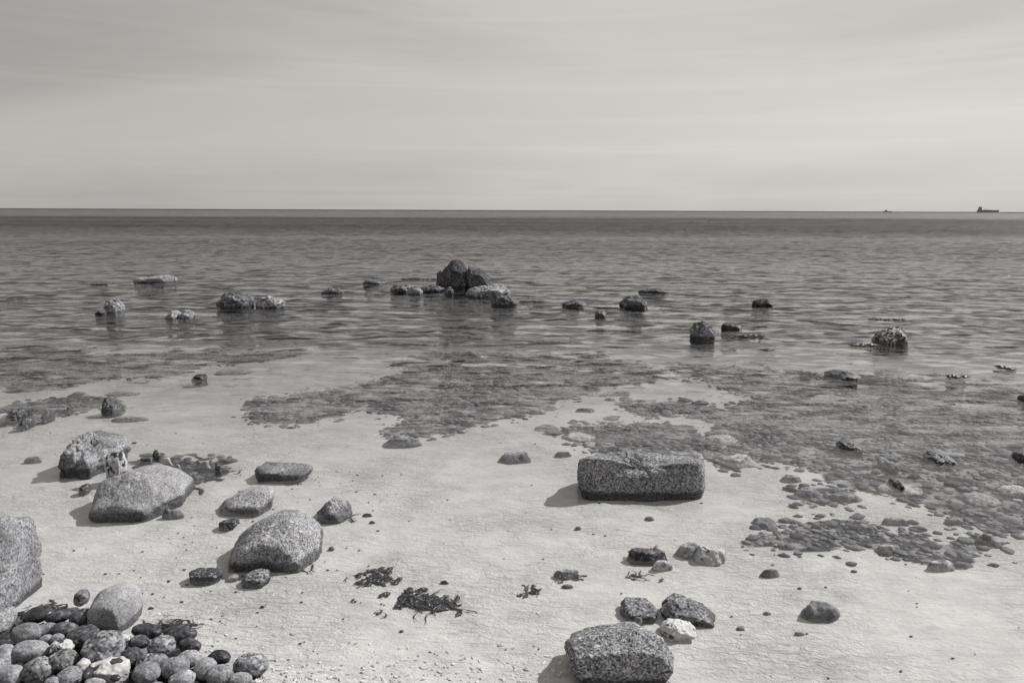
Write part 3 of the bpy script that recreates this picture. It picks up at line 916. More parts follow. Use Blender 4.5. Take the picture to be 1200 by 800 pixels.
SUB = [
    (758, 655, 58, 20, 'mid_rock', 'dark rough stone half under water at the left end of the two-stone pair', .075, 'stone'),
    (832, 652, 48, 27, 'flint_pale', 'horned pale flint with dark tip, barely under the surface', .08, 'flint'),
    (806, 648, 32, 16, 'bedstone', 'flat grey stone between the dark rough stone and the horned flint', .07, 'stone'),
    (776, 665, 30, 8, 'palestone', 'long pale sliver of stone in front of the dark rough stone', .06, 'stone'),
    (961, 719, 50, 24, 'bedstone', 'angular grey stone alone on the pale sand at lower right', .07, 'stone'),
    (896, 613, 35, 16, 'bedstone', 'flat round-edged dark stone at the left end of the near cobble strip', .04, 'stone'),
    (902, 673, 27, 10, 'bedstone', 'small flat dark stone on the sand below the near cobble strip', .05, 'stone'),
    (603, 539, 44, 14, 'bedstone', 'low dark stone just under the surface left of the granite block', .08, 'stone'),
    (470, 520, 54, 14, 'bedstone', 'elongated dark stone with a rough left end beside the central cobble patch', .08, 'stone'),
    (666, 458, 56, 12, 'bedstone', 'broad grey mound of rock under the water behind the central cobbles', .05, 'rock'),
    (679, 512, 40, 12, 'palestone', 'pale oval stone at the left end of the cobbles behind the granite block', .04, 'stone'),
    (690, 520, 20, 7, 'palestone', 'small pale oval stone in front of the pale oval stone behind the block', .04, 'stone'),
    (846, 514, 44, 13, 'palestone', 'pale flat slab under the water upper right of the granite block', .04, 'stone'),
    (866, 541, 46, 18, 'palestone', 'pale mottled slab under the water right of the granite block', .06, 'stone'),
    (1055, 572, 64, 16, 'palestone', 'big pale pointed slab under the water carrying a small speckled stone', .03, 'stone'),
    (1148, 585, 52, 16, 'palestone', 'long pale slab among the dark cobbles right of the big pointed slab', .04, 'stone'),
    (1190, 576, 44, 14, 'palestone', 'pale slab among the dark cobbles reaching the right edge', .04, 'stone'),
    (975, 468, 62, 14, 'palestone', 'broad pale sandstone slab showing through the rippled water', .03, 'stone'),
    (945, 578, 34, 12, 'bedstone', 'dark flat stone at the corner of the small sandy bay', .05, 'stone'),
    (988, 584, 40, 12, 'bedstone', 'long grey stone on the sand left of the big pointed slab', .05, 'stone'),
    (1016, 620, 30, 12, 'bedstone', 'smooth dark stone rising at the middle of the near cobble strip', .04, 'stone'),
    (1048, 612, 34, 8, 'bedstone', 'thin dark slab behind the middle of the near cobble strip', .04, 'stone'),
    (1118, 612, 26, 9, 'bedstone', 'lone dark stone on the sand at the edge of the main cobble field', .05, 'stone'),
    (1103, 665, 40, 10, 'palestone', 'long thin pale stone at the lower right end of the near cobble strip', .05, 'stone'),
    (1156, 634, 28, 11, 'bedstone', 'grey stone at the right tip of the near cobble strip', .06, 'stone'),
    (1040, 643, 34, 9, 'palestone', 'flat light stone in the middle of the near cobble strip', .04, 'stone'),
    (761, 607, 14, 6, 'bedstone', 'small dark stone on the sand in front of the granite block', .04, 'stone'),
    (677, 618, 9, 4, 'bedstone', 'very small dark stone left in front of the granite block', .03, 'stone'),
    (722, 462, 40, 6, 'bedstone', 'flat dark stone alone on the sand behind the small cobble strip', .05, 'stone'),
    (726, 575, 0, 0, None, None, 0, None),
    (686, 481, 26, 5, 'bedstone', 'flat dark stone on the sand left of the small cobble strip', .04, 'stone'),
    (628, 483, 24, 6, 'bedstone', 'dark flat stone at the right tip of the central cobbles', .04, 'stone'),
    (640, 502, 34, 9, 'bedstone', 'scattered dark slab on the sand below the right tip of the central cobbles', .04, 'stone'),
    (660, 533, 24, 4, 'bedstone', 'thin dark stone on the sand behind the left end of the granite block', .04, 'stone'),
    (38, 540, 22, 7, 'bedstone', 'small dark oval stone on the sand left of the cracked boulder', .05, 'stone'),
    (152, 491, 54, 6, 'bedstone', 'long thin dark slab on the sand behind the cracked boulder', .04, 'stone'),
    (275, 435, 52, 10, 'bedstone', 'pale-centred oval rock ring under the water near the two-pointed stone', .03, 'rock'),
    (145, 461, 50, 5, 'bedstone', 'slanting dark ledge on the sand behind the white-capped flint', .03, 'stone'),
    (246, 595, 0, 0, None, None, 0, None),
    (268, 612, 0, 0, None, None, 0, None),
    (340, 559, 20, 5, 'palestone', 'small pale stone at the front foot of the low flat slab', .05, 'stone'),
    (430, 603, 14, 4, 'weed', 'small dark flat pebble right of the conical speckled rock', .04, 'pebble'),
    (436, 611, 9, 3, 'weed', 'tiny dark pebble in front of the small dark flat pebble', .03, 'pebble'),
    (388, 642, 9, 5, 'bedstone', 'tiny dark stone just right of the domed boulder', .04, 'pebble'),
    (521, 681, 12, 5, 'pebble_dark', 'lone dark pebble on the pale sand between two weed clumps', .03, 'pebble'),
    (664, 674, 34, 12, 'bedstone', 'flat dark ragged stone on the sand above the bottom-edge boulder', .05, 'stone'),
    (665, 686, 16, 6, 'bedstone', 'small dark stone in front of the flat dark ragged stone', .03, 'pebble'),
    (937, 741, 16, 5, 'bedstone', 'small dark sliver of stone below the angular grey stone', .03, 'pebble'),
    (899, 717, 12, 5, 'bedstone', 'small dark pebble left of the angular grey stone', .03, 'pebble'),
    (868, 735, 12, 6, 'bedstone', 'small blurred pebble right of the white flint', .03, 'pebble'),
    (177, 711, 9, 4, 'pebble_dark', 'tiny black pebble right of the egg-shaped pale boulder', .02, 'pebble'),
    (202, 605, 30, 10, 'bedstone', 'dark stone under water at the front right of the flat-topped boulder', .06, 'stone'),
    (748, 728, 14, 9, 'bedstone', 'small round grey stone between the blocky rock and the white flint', .07, 'stone'),
    (905, 537, 34, 6, 'bedstone', 'dark flat stone on the sand patch right of the pale mottled slab', .05, 'stone'),
    (926, 562, 30, 9, 'bedstone', 'dark round stone in the small sandy bay', .05, 'stone'),
]
for i, (a_, b_, w_, h_, mt, lb, fl, ct) in enumerate(SUB):
    if not w_: continue
    bed_stone(a_, b_, w_, h_, mt, lb, 700 + i, fl * (.8 if w_ > 20 else .45), ct, name='pebble' if ct == 'pebble' else ('flint' if ct == 'flint' else 'submerged_stone'),
              level=5 if w_ > 25 else 4, rough=.08 if ct == 'flint' else .06, p=16)
# horn of the horned flint
horn = px_rock('horn', [(829, 648), (830, 643), (833, 642), (836, 647), (843, 646), (845, 652), (838, 656), (830, 655)], 657, .06, M['flint_pale'], None, level=4, p=20, rough=.12, seed=91, below=.06)
hf = [q for q in bpy.data.objects if q.get('label', '').startswith('horned pale flint')][0]
horn.location = horn.location - hf.location; horn.parent = hf
# stones in the clump behind the flat-topped boulder
CL = [(184, 540, 14, 9, 'flint_dark', 'pointed dark flint at the top of the weedy flint clump'), (196, 549, 18, 8, 'flint', 'white and black flint in the middle of the weedy flint clump'),
      (208, 552, 12, 6, 'flint', 'small white flint right of centre in the weedy flint clump'), (256, 556, 12, 9, 'flint_dark', 'black flint at the right end of the weedy flint clump'),
      (224, 563, 20, 8, 'bedstone', 'grey stone at the front of the weedy flint clump'), (238, 548, 22, 6, 'bedstone', 'flat grey stone at the back of the weedy flint clump'),
      (172, 545, 20, 7, 'pebble_dark', 'low dark stone at the left end of the weedy flint clump')]
for i, (a_, b_, w_, h_, mt, lb) in enumerate(CL):
    bed_stone(a_, b_, w_, h_, mt, lb, 800 + i, .09 if i in (0, 1, 3) else .06, 'flint' if 'flint' in mt else 'stone', p=20, rough=.1,
              name='flint' if 'flint' in mt else 'submerged_stone', level=4)

# ------------------------------------------------------------------ cobbles of the sea bed
rng = random.Random(77)
PROTO = []
for k in range(9):
    r2 = random.Random(900 + k)
    ax, ay, az = .5, .5 * r2.uniform(.5, .85), .5 * r2.uniform(.2, .38)
    pts = []
    for i in range(14):
        a_ = r2.uniform(0, 6.28); u_ = r2.uniform(-1, 1); q = math.sqrt(1 - u_ * u_)
        pts.append(Vector((ax * q * math.cos(a_), ay * q * math.sin(a_), az * u_)))
    for s_ in ((1, 0, 0), (-1, 0, 0), (0, 1, 0), (0, -1, 0), (0, 0, 1), (0, 0, -1)):
        pts.append(Vector((s_[0] * ax, s_[1] * ay, s_[2] * az)))
    V, F = rock_verts(pts, 3, 9, .07, 900 + k, 2)
    PROTO.append((V, F))
PROTO_ME = []
for k, (V, F) in enumerate(PROTO):
    o = mesh_obj('cobble_shape', V, F, M['cobble'])
    PROTO_ME.append(o.data); bpy.data.objects.remove(o)

ZONE = {
    'center': ('rounded dark cobble in the large submerged patch left of centre', 'cobbles of the central submerged patch'),
    'strip': ('small dark cobble in the short submerged strip behind the granite block', 'cobbles of the short strip'),
    'behind': ('dark cobble in the submerged patch directly behind the granite block', 'cobbles directly behind the granite block'),
    'right': ('flat dark cobble in the broad submerged field at the right edge', 'cobbles of the broad right-hand field'),
    'near': ('dark cobble in the narrow submerged strip nearest the lower right corner', 'cobbles of the near right strip'),
    'nook': ('dark cobble in the little cluster between sandy bay and near strip', 'cobbles of the little cluster'),
    'left': ('dark cobble in the submerged patch at the far left', 'cobbles of the far left patch'),
    'leftlow': ('dark cobble around the rough dark mound near the left edge', 'cobbles around the rough dark mound'),
    'clump': ('small cobble in the weedy flint clump behind the flat-topped boulder', 'cobbles of the weedy flint clump'),
}
cands = []
for zn, poly in AREAS.items():
    x0, y0 = poly.min(0); x1, y1 = poly.max(0)
    y1 = min(y1, 9.5)
    area = (x1 - x0) * (y1 - y0)
    n = int(area * 1000)
    taken = {}
    nr1 = np.random.RandomState(len(zn) * 7 + ord(zn[0]))
    xs_ = nr1.uniform(x0, x1, n); ys_ = nr1.uniform(y0, y1, n)
    keep = (stony(xs_ + nr1.normal(0, .05, n), ys_ + nr1.normal(0, .09, n)) >= .5) & (fbm(xs_ * 2.2, ys_ * 2.2, 33, 3) <= nr1.normal(.17, .05, n))
    for x, y in zip(xs_[keep], ys_[keep]):
        x = float(x); y = float(y)
        s = min(.2, max(.026, rng.lognormvariate(math.log(.058), .52)))
        ok = True
        gx, gy = int(x / .12), int(y / .12)
        for ix in (gx - 1, gx, gx + 1):
            for iy in (gy - 1, gy, gy + 1):
                for (xx, yy, ss) in taken.get((ix, iy), ()):
                    if (xx - x) ** 2 + (1.5 * (yy - y)) ** 2 < (.36 * (s + ss)) ** 2:
                        ok = False; break
                if not ok: break
            if not ok: break
        if not ok: continue
        taken.setdefault((gx, gy), []).append((x, y, s))
        u, v_ = project((x, y, -.06))
        if u < -60 or u > 1260: continue
        cands.append((s / max(y, 1) + rng.uniform(0, .001), zn, x, y, s))
cands.sort(reverse=True)
IND = 285
print('cobbles', len(cands))
for i, (_, zn, x, y, s) in enumerate([c_ for c_ in cands if 0 < project((c_[2], c_[3], -.06))[0] < 1200][:IND]):
    o = bpy.data.objects.new('cobble', PROTO_ME[rng.randrange(9)])
    COL.objects.link(o)
    z = bedz(x, y)
    h = s * .4
    o.location = (x, y, min(z + h * .08, -.012 - h * .5))
    o.scale = (s, s, s * rng.uniform(.75, 1.1))
    o.rotation_euler = (rng.gauss(0, .12), rng.gauss(0, .12), rng.gauss(0, .5))
    tag(o, ZONE[zn][0], 'cobble', ZONE[zn][1])
rest = [c_ for c_ in cands if not 0 < project((c_[2], c_[3], -.06))[0] < 1200] + [c_ for c_ in cands if 0 < project((c_[2], c_[3], -.06))[0] < 1200][IND:]
VV = []; FF = []; off_ = 0; SH = []
for _, zn, x, y, s in rest:
    V, F = PROTO[rng.randrange(9)]
    a_ = rng.gauss(0, .5); ca, sa = math.cos(a_), math.sin(a_)
    Rm = np.array([[ca, -sa, 0], [sa, ca, 0], [0, 0, 1]])
    z = bedz(x, y)
    V2 = (V * np.array([s, s, s * rng.uniform(.75, 1.1)])) @ Rm.T + np.array([x, y, min(z + s * .03, -.012 - s * .2)])
    VV.append(V2); FF.append(F + off_); off_ += len(V)
    SH.append(np.full(len(V), rng.uniform(.4, 1.3) + (rng.random() < .12) * .8))
# the mass of smaller cobbles carries a per-stone tone
mm, t = new_mat('sea bed cobbles')
geo = t.add('ShaderNodeNewGeometry'); at = t.add('ShaderNodeAttribute'); at.attribute_name = 'tone'
a1 = t.noise(geo.outputs['Position'], 30, 3, .7)
cc = t.ramp(a1, [(0.33, 0.045), (0.5, 0.105), (0.68, 0.24)])
sc_ = t.add('ShaderNodeVectorMath', operation='SCALE'); t.link(cc, sc_.inputs[0]); t.link(at.outputs['Fac'], sc_.inputs['Scale'])
finish(mm, t, sc_.outputs[0], .7, t.bump(a1, 1, .003))
if VV:
    o = mesh_obj('seabed_cobbles', np.concatenate(VV), np.concatenate(FF), mm)
    at_ = o.data.attributes.new('tone', 'FLOAT', 'POINT')
    at_.data.foreach_set('value', np.concatenate(SH).astype(np.float32))
    o['kind'] = 'stuff'; o['label'] = 'mass of small dark cobbles covering patches of the sea bed'

# ------------------------------------------------------------------ beach pebbles, lower left
def pebble(px, py, wpx, hpx, mat, label, seed, z=0.05, p=7, rough=.02, cat='pebble', name='pebble', cuts=0, level=5, tilt=None, group=None):
    c0 = G(px, py, z)
    dc = -(R_CAM.transposed() @ (c0 - Vector((0, 0, CAM_H)))).z
    a_ = wpx / 800 * dc / 2; hv = hpx / 800 * dc / 2
    rg = random.Random(seed)
    el = math.atan2(CAM_H - z, math.hypot(c0.x, c0.y))
    # visible half height^2 = (d sin)^2 + (h cos)^2
    hh_ = hv * .92
    dd = math.sqrt(max((hv ** 2 - (hh_ * math.cos(el)) ** 2), (.45 * hv) ** 2)) / math.sin(el)
    pts = []
    for i in range(26):
        t_ = i / 26.0; u_ = 1 - 2 * (i + .5) / 26; q = math.sqrt(1 - u_ * u_); ph = i * 2.39996
        k = rg.uniform(.93, 1.03)
        pts.append(Vector((a_ * q * math.cos(ph) * k, dd * q * math.sin(ph) * k, hh_ * u_ * k)))
    V, F = rock_verts(pts, level, p, rough, seed, cuts)
    if tilt is None: tilt = rg.uniform(-.15, .15)
    o = mesh_obj(name, V, F, M[mat]); o.location = c0
    o.rotation_euler = (rg.uniform(-.1, .1), tilt, rg.uniform(-.15, .15))
    if label: tag(o, label, cat, group)
    return o

PB = [
    (31, 741, 38, 21, 'pebble', 'oval grey pebble directly under the left granite boulder', .07),
    (36, 762, 43, 24, 'pebble', 'smooth elongated grey pebble with squarish ends, second up from the left corner', .07),
    (7, 772, 28, 22, 'pebble', 'tilted grey pebble on the left edge in front of the squarish one', .06),
    (13, 791, 34, 22, 'pebble', 'light grey pebble in the bottom left corner', .06),
    (46, 785, 40, 28, 'pebble_mottled', 'mottled brownish-grey pebble with white fleck near the bottom left corner', .06),
    (81, 794, 29, 26, 'pebble', 'round light grey pebble left of the white flint nodule', .06),
    (74, 774, 36, 24, 'pebble_mottled', 'mottled knobbly pebble between the squarish and the large cracked one', .07),
    (73, 757, 27, 15, 'flint', 'white flint with a black hollow above the mottled knobbly pebble', .08),
    (121, 759, 47, 37, 'pebble_mottled', 'large speckled boulder-like pebble with a crack, in front of the egg-shaped boulder', .08),
    (97, 745, 40, 26, 'pebble_dark', 'dark pebble with a light crest behind the large cracked pebble', .07),
    (189, 756, 34, 22, 'pebble_mottled', 'rounded pebble with a pale worn face and dark left end', .06),
    (172, 788, 33, 23, 'pebble', 'plain mid-grey pebble right of the white flint nodule', .06),
    (178, 775, 38, 18, 'pebble_mottled', 'black and white mottled low pebble behind the plain mid-grey one', .06),
    (205, 782, 38, 24, 'pebble', 'dark grey pebble with a pale top rim near the middle of the bottom row', .05),
    (213, 796, 34, 20, 'pebble', 'grey pebble cut by the bottom edge under the pale-rimmed one', .05),
    (221, 772, 34, 20, 'pebble', 'light smooth pebble behind the pale-rimmed dark grey one', .05),
    (241, 783, 27, 24, 'pebble', 'upright round pebble with a thin dark line across it', .05),
    (256, 771, 28, 19, 'pebble_dark', 'dark triangular pebble at the edge of the clear water', .04),
    (257, 791, 32, 23, 'pebble', 'round striped grey pebble in front of the dark triangular one', .05),
    (294, 780, 42, 28, 'pebble_mottled', 'pale partly submerged pebble, rightmost of the beach', .02),
    (281, 796, 30, 16, 'pebble', 'squarish pale-topped pebble cut by the bottom edge at the right end', .04),
    (172, 739, 37, 16, 'pebble_dark', 'wet black rounded stone at the right foot of the egg-shaped boulder', .04),
    (210, 743, 42, 18, 'pebble_dark', 'wet black stone with a dull top at the tip of the stony point', .03),
    (222, 756, 30, 15, 'pebble_dark', 'wet black stone low in the water at the tip of the stony point', .02),
    (99, 743, 0, 0, '', '', 0),
    (69, 722, 30, 15, 'pebble_dark', 'flat wet black stone left of the egg-shaped boulder', .05),
    (96, 724, 24, 22, 'pebble_dark', 'upright wet black stone leaning on the left of the egg-shaped boulder', .05),
    (96, 700, 16, 18, 'mid_rock', 'small upright dark stone behind the left shoulder of the egg-shaped boulder', .04),
    (45, 720, 36, 18, 'weed', 'black weed-covered stone at the right foot of the left granite boulder', .05),
    (56, 737, 22, 14, 'pebble', 'small smooth pebble in the gap right of the oval grey one', .06),
    (76, 738, 34, 17, 'pebble_dark', 'long dark grey pebble behind the dark pebble with light crest', .06),
    (54, 748, 16, 7, 'pebble', 'thin light pebble tucked behind the squarish one', .07),
    (67, 747, 16, 8, 'pebble', 'small dark flat pebble behind the white flint with black hollow', .07),
    (7, 760, 18, 10, 'pebble', 'small pebble at the left edge behind the squarish one', .06),
    (153, 770, 28, 22, 'pebble_dark', 'dark faceted pebble right of the large cracked pebble', .06),
    (163, 752, 26, 14, 'pebble_dark', 'dark wet pebble between large cracked pebble and the pale-faced one', .06),
    (145, 748, 14, 8, 'flint', 'small glossy flint chip behind the large cracked pebble', .07),
    (98, 779, 14, 15, 'flint_white', 'small white flint chip beside the white nodule', .07),
    (136, 776, 16, 8, 'pebble_dark', 'small black pebble above the white flint nodule', .08),
    (62, 799, 20, 10, 'pebble', 'pale pebble cut by the bottom edge left of the round light grey one', .07),
    (0, 752, 0, 0, '', '', 0),
    (112, 801, 26, 12, 'pebble', 'pale pebble cut by the bottom edge under the white flint nodule', .07),
    (-2, 782, 14, 20, 'pebble', 'pebble almost hidden at the left edge in the bottom corner', .06),
]
for i, (a_, b_, w_, h_, mt, lb, z) in enumerate(PB):
    if not w_: continue
    fl = 'flint' in mt
    pebble(a_, b_, w_ + 2, h_ + 3, mt, lb, 300 + i, z, p=12 if (fl or mt == 'pebble_mottled') else 7, rough=.08 if fl else (.06 if mt == 'pebble_mottled' else .032),
           cat='flint' if fl else ('stone' if 'stone' in lb else 'pebble'), name='flint' if fl else ('stone' if 'stone' in lb else 'pebble'), cuts=3 if (fl or mt in ('pebble_mottled', 'pebble_dark')) else 0,
           level=5 if w_ > 24 else 4)
# big bottom part of the left boulder's neighbour
px_rock('boulder', [(-30, 735), (-20, 718), (0, 711), (12, 714), (20, 726), (19, 738), (8, 746), (-20, 748)], 750, .16, M['granite_fine'],
        'pale smooth stone at the left edge, between the tall boulder and the pebbles', 'boulder', level=5, p=9, rough=.02, seed=66, z0=.02)
# white flint nodule: angular, with two black hollows
nod = px_rock('flint_nodule', [(103, 786), (104, 779), (120, 776), (148, 777), (150, 784), (148, 797), (118, 799), (104, 796)], 800, .10, M['flint_white'],
              'bright white angular flint nodule with two black hollows among the pebbles', 'flint', level=5, p=26, rough=.05, seed=67, z0=.04, fit=False)
for (a_, b_, w_, h_, sd) in ((103, 789, 12, 15, 1), (135, 793, 14, 9, 2)):
    e = pebble(a_, b_ + 1, w_, h_, 'weed', None, sd, .085, name='black_core', level=4)
    e.location = e.location - nod.location; e.parent = nod
# filler pebbles seen in the gaps
rf = random.Random(12)
fill = []
for i in range(240):
    x_, y_ = rf.uniform(-10, 310), rf.uniform(712, 812)
    lim = 715 + max(0, x_) * 0.19
    if y_ < lim + 8: continue
    if x_ > 232 and y_ < 772 + (x_ - 232) * .25: continue
    fill.append((x_, y_))
fp = None
for i, (x_, y_) in enumerate(fill[:120]):
    wpx = rf.uniform(9, 18)
    c0 = G(x_, y_, .02)
    k = i % 6
    if i < 6:
        o = pebble(x_, y_, wpx, wpx * .6, 'pebble_dark' if i % 2 else 'pebble', None, 500 + i, .02, level=3)
        if i == 0: fp = []
        fp.append((o.data, wpx))
        o.location.z = max(bedz(c0.x, c0.y), 0) + .018
    else:
        me, w0 = fp[k]
        o = bpy.data.objects.new('pebble', me); COL.objects.link(o)
        o.location = (c0.x, c0.y, max(bedz(c0.x, c0.y), 0) + .018)
        s_ = wpx / w0; o.scale = (s_, s_, s_)
        o.rotation_euler = (rf.uniform(-.5, .5), rf.uniform(-.5, .5), rf.uniform(0, 6))
    tag(o, 'small pebble wedged in the gaps between the larger beach pebbles', 'pebble', 'small pebbles wedged between the larger ones')


# ------------------------------------------------------------------ seaweed
def weed(px, py, wpx, hpx, n, label, seed, thick=.005, name='seaweed', parent=None, zofs=.006, curl=1.0):
    rg = random.Random(seed)
    c0 = G(px, py, 0)
    zc = bedz(c0.x, c0.y)
    c0 = G(px, py, min(zc + .01, .02))
    dc = -(R_CAM.transposed() @ (c0 - Vector((0, 0, CAM_H)))).z
    el = math.atan2(CAM_H, math.hypot(c0.x, c0.y))
    wx_, wy_ = wpx / 800 * dc / 2, hpx / 800 * dc / 2 / math.sin(el)
    VV, FF = [], []
    for i in range(int(n * .65) + 2):
        x = rg.gauss(0, .42) * wx_; y = rg.gauss(0, .42) * wy_
        an = rg.uniform(0, 6.28) if rg.random() < .65 else rg.gauss(0, .5)
        L = rg.uniform(.3, .95) * wx_
        wd = thick * rg.uniform(.4, 2.2)
        segs = 9; ka = rg.gauss(0, 2.4) * curl
        z = zofs * .5 + rg.uniform(0, .005)
        base_i = len(VV)
        for k in range(segs + 1):
            tt = k / segs
            an2 = an + ka * tt + .5 * math.sin(tt * 7 + i)
            if k: x += math.cos(an2) * L / segs; y += math.sin(an2) * L / segs
            ww = wd * (math.sin(math.pi * min(.97, max(.08, tt))) ** .5) * (1 + .4 * math.sin(tt * 11 + i))
            nx, ny = -math.sin(an2), math.cos(an2)
            zz_ = z + .003 * math.sin(tt * 5 + i * 1.3) + bedz(c0.x + x, c0.y + y) - zc
            VV += [(x + nx * ww, y + ny * ww, zz_), (x, y, zz_ + .12 * ww + .001), (x - nx * ww, y - ny * ww, zz_), (x, y, zz_ - .0015)]
        for k in range(segs):
            b_ = base_i + k * 4
            for q in range(4):
                FF.append((b_ + q, b_ + (q + 1) % 4, b_ + 4 + (q + 1) % 4, b_ + 4 + q))
    o = mesh_obj(name, VV, FF, M['weed'], True)
    o.location = (c0.x, c0.y, zc)
    if label: tag(o, label, 'seaweed')
    return o

weed(436, 676, 50, 18, 60, 'round tangle of dark seaweed on the sand right of the domed boulder', 1, .0075)
weed(482, 696, 40, 22, 60, 'upper left half of a straggling dark seaweed tangle near the bottom', 2, .008)
weed(512, 706, 74, 14, 70, 'long straggling chain of dark seaweed reaching right near the bottom', 3, .0055)
weed(446, 716, 22, 14, 8, 'thin curling strand of seaweed leading down to the left', 4, .003)
weed(413, 703, 10, 5, 5, 'tiny scrap of dark seaweed left of the straggling tangle', 5, .004)
weed(620, 690, 30, 9, 22, 'small dark two-tufted seaweed left of the flat ragged stone', 6, .005)
weed(664, 673, 36, 10, 24, 'dark weed growing over the flat ragged stone', 7, .006, zofs=.03)
weed(745, 674, 46, 6, 16, 'thin trail of seaweed leading left from the two-stone pair', 8, .004)
weed(758, 651, 40, 12, 26, 'tuft of dark seaweed growing on the dark rough stone of the pair', 9, .006, zofs=.05)
weed(215, 552, 110, 30, 90, 'dark seaweed spread through the flint clump behind the flat-topped boulder', 10, .008)
weed(90, 472, 90, 10, 50, 'long smear of seaweed between the white-capped flint and the left mound', 11, .01)
weed(22, 484, 34, 14, 40, 'dark seaweed hanging over the rough dark mound near the left edge', 12, .008, zofs=.05)
weed(48, 716, 46, 20, 70, 'black wet seaweed heap between the left granite boulder and the wet stones', 13, .006, zofs=.02)
weed(196, 735, 70, 12, 60, 'black seaweed fringe along the water side of the stony point', 14, .004, zofs=.02)
weed(335, 661, 70, 10, 30, 'faint weed line around the front foot of the domed boulder', 15, .004)
weed(395, 606, 52, 8, 26, 'weed scraps around the foot of the conical speckled rock', 16, .004)

# floating scraps of weed on the surface
for i, (a_, b_, w_, n_, lb) in enumerate([
        (18, 351, 22, 12, 'thin line of floating weed near the left edge, level with the round pale boulder'),
        (115, 333, 16, 6, 'short dark streak of floating weed left of the long pale slab'),
        (498, 327, 60, 12, 'ragged line of floating weed behind the low dark rocks of the peaked group'),
        (622, 353, 24, 7, 'floating weed scraps between the peaked group and the low dark rock'),
        (876, 393, 30, 10, 'dotted line of floating weed right of the small flat dark rock'),
        (1012, 404, 26, 9, 'floating weed in front of the glittering pale rock'),
        (1040, 374, 40, 10, 'thin line of floating weed behind the glittering pale rock'),
        (1180, 431, 14, 4, 'two tiny floating weed scraps near the right edge'),
        (1120, 441, 22, 6, 'small floating weed streak right of the low domed rock'),
        (898, 410, 10, 3, 'tiny floating weed speck in open water right of centre')]):
    rg = random.Random(60 + i)
    c0 = G(a_, b_, 0.004); dc = c0.y
    VV, FF = [], []
    for k in range(n_ * 2):
        x = rg.uniform(-.5, .5) * w_ / 800 * dc; y = rg.gauss(0, .03)
        L = rg.uniform(.02, .11); H = rg.uniform(.006, .02); bi = len(VV)
        VV += [(x - L, y, .002), (x, y - H * 2, .0), (x + L, y, .002), (x, y + H * 2, .0), (x, y, H), (x, y, -.01)]
        FF += [(bi, bi + 1, bi + 4), (bi + 1, bi + 2, bi + 4), (bi + 2, bi + 3, bi + 4), (bi + 3, bi, bi + 4),
               (bi + 1, bi, bi + 5), (bi + 2, bi + 1, bi + 5), (bi + 3, bi + 2, bi + 5), (bi, bi + 3, bi + 5)]
    o = mesh_obj('floating_weed', VV, FF, M['weed']); o.location = c0
    tag(o, lb, 'seaweed')

# grit, shell and weed crumbs on the sand
VV, FF = [], []; V2, F2 = [], []
rg = random.Random(99)
iv, if_ = ico(1)
for i in range(480):
    y = 2.0 + 7 * rg.random() ** 1.6; x = rg.uniform(-1, 1) * (.3 + .85 * y)
    if i % 3 == 0: x, y = rg.uniform(-1.9, -.7) , rg.uniform(2.3, 4.5)
    z = bedz(x, y)
    s = rg.uniform(.0014, .0042) * (1 + .12 * y) * (2.0 if rg.random() < .06 else 1)
    V_ = iv * np.array([s * rg.uniform(.8, 2.2), s, s * .5]) + np.array([x, y, z + s * .3 + .002])
    FF.append(if_ + len(VV) * len(iv)); VV.append(V_)
o = mesh_obj('weed_crumbs', np.concatenate(VV), np.concatenate(FF), M['weed']); o['kind'] = 'stuff'
VV, FF = [], []
n_ = 0
for i in range(380):
    px_, py_ = rg.uniform(300, 660), 800 - abs(rg.gauss(0, 26))
    if i % 4 == 0: px_, py_ = rg.gauss(225, 28), rg.gauss(738, 16)
    if i % 9 == 0: px_, py_ = rg.uniform(290, 380), rg.uniform(775, 810)
    c0 = G(px_, py_, 0); z = bedz(c0.x, c0.y)
    s = rg.uniform(.002, .008)
    V_ = iv * np.array([[rg.uniform(.6, 1.3)] for _ in iv]) * np.array([s * rg.uniform(.8, 2.4), s * rg.uniform(.5, 1.2), s * rg.uniform(.3, .6)])
    a_ = rg.uniform(0, 3); ca, sa = math.cos(a_), math.sin(a_)
    V_ = V_ @ np.array([[ca, -sa, 0], [sa, ca, 0], [0, 0, 1]]).T + np.array([c0.x, c0.y, z + s * .3])
    FF.append(if_ + n_); VV.append(V_); n_ += len(iv)
o = mesh_obj('shell_grit', np.concatenate(VV), np.concatenate(FF), M['shell'], False); o['kind'] = 'stuff'

# ------------------------------------------------------------------ ships on the horizon
def box(bm, x0, x1, y0, y1, z0, z1):
    vs = [bm.verts.new(v) for v in ((x0, y0, z0), (x1, y0, z0), (x1, y1, z0), (x0, y1, z0), (x0, y0, z1), (x1, y0, z1), (x1, y1, z1), (x0, y1, z1))]
    for f in ((0, 3, 2, 1), (4, 5, 6, 7), (0, 1, 5, 4), (1, 2, 6, 5), (2, 3, 7, 6), (3, 0, 4, 7)):
        bm.faces.new([vs[i] for i in f])


def bm_obj(name, bm, mat, parent=None):
    me = bpy.data.meshes.new(name); bm.normal_update(); bm.to_mesh(me); bm.free()
    me.materials.append(mat)
    o = bpy.data.objects.new(name, me); COL.objects.link(o)
    if parent: o.parent = parent
    return o


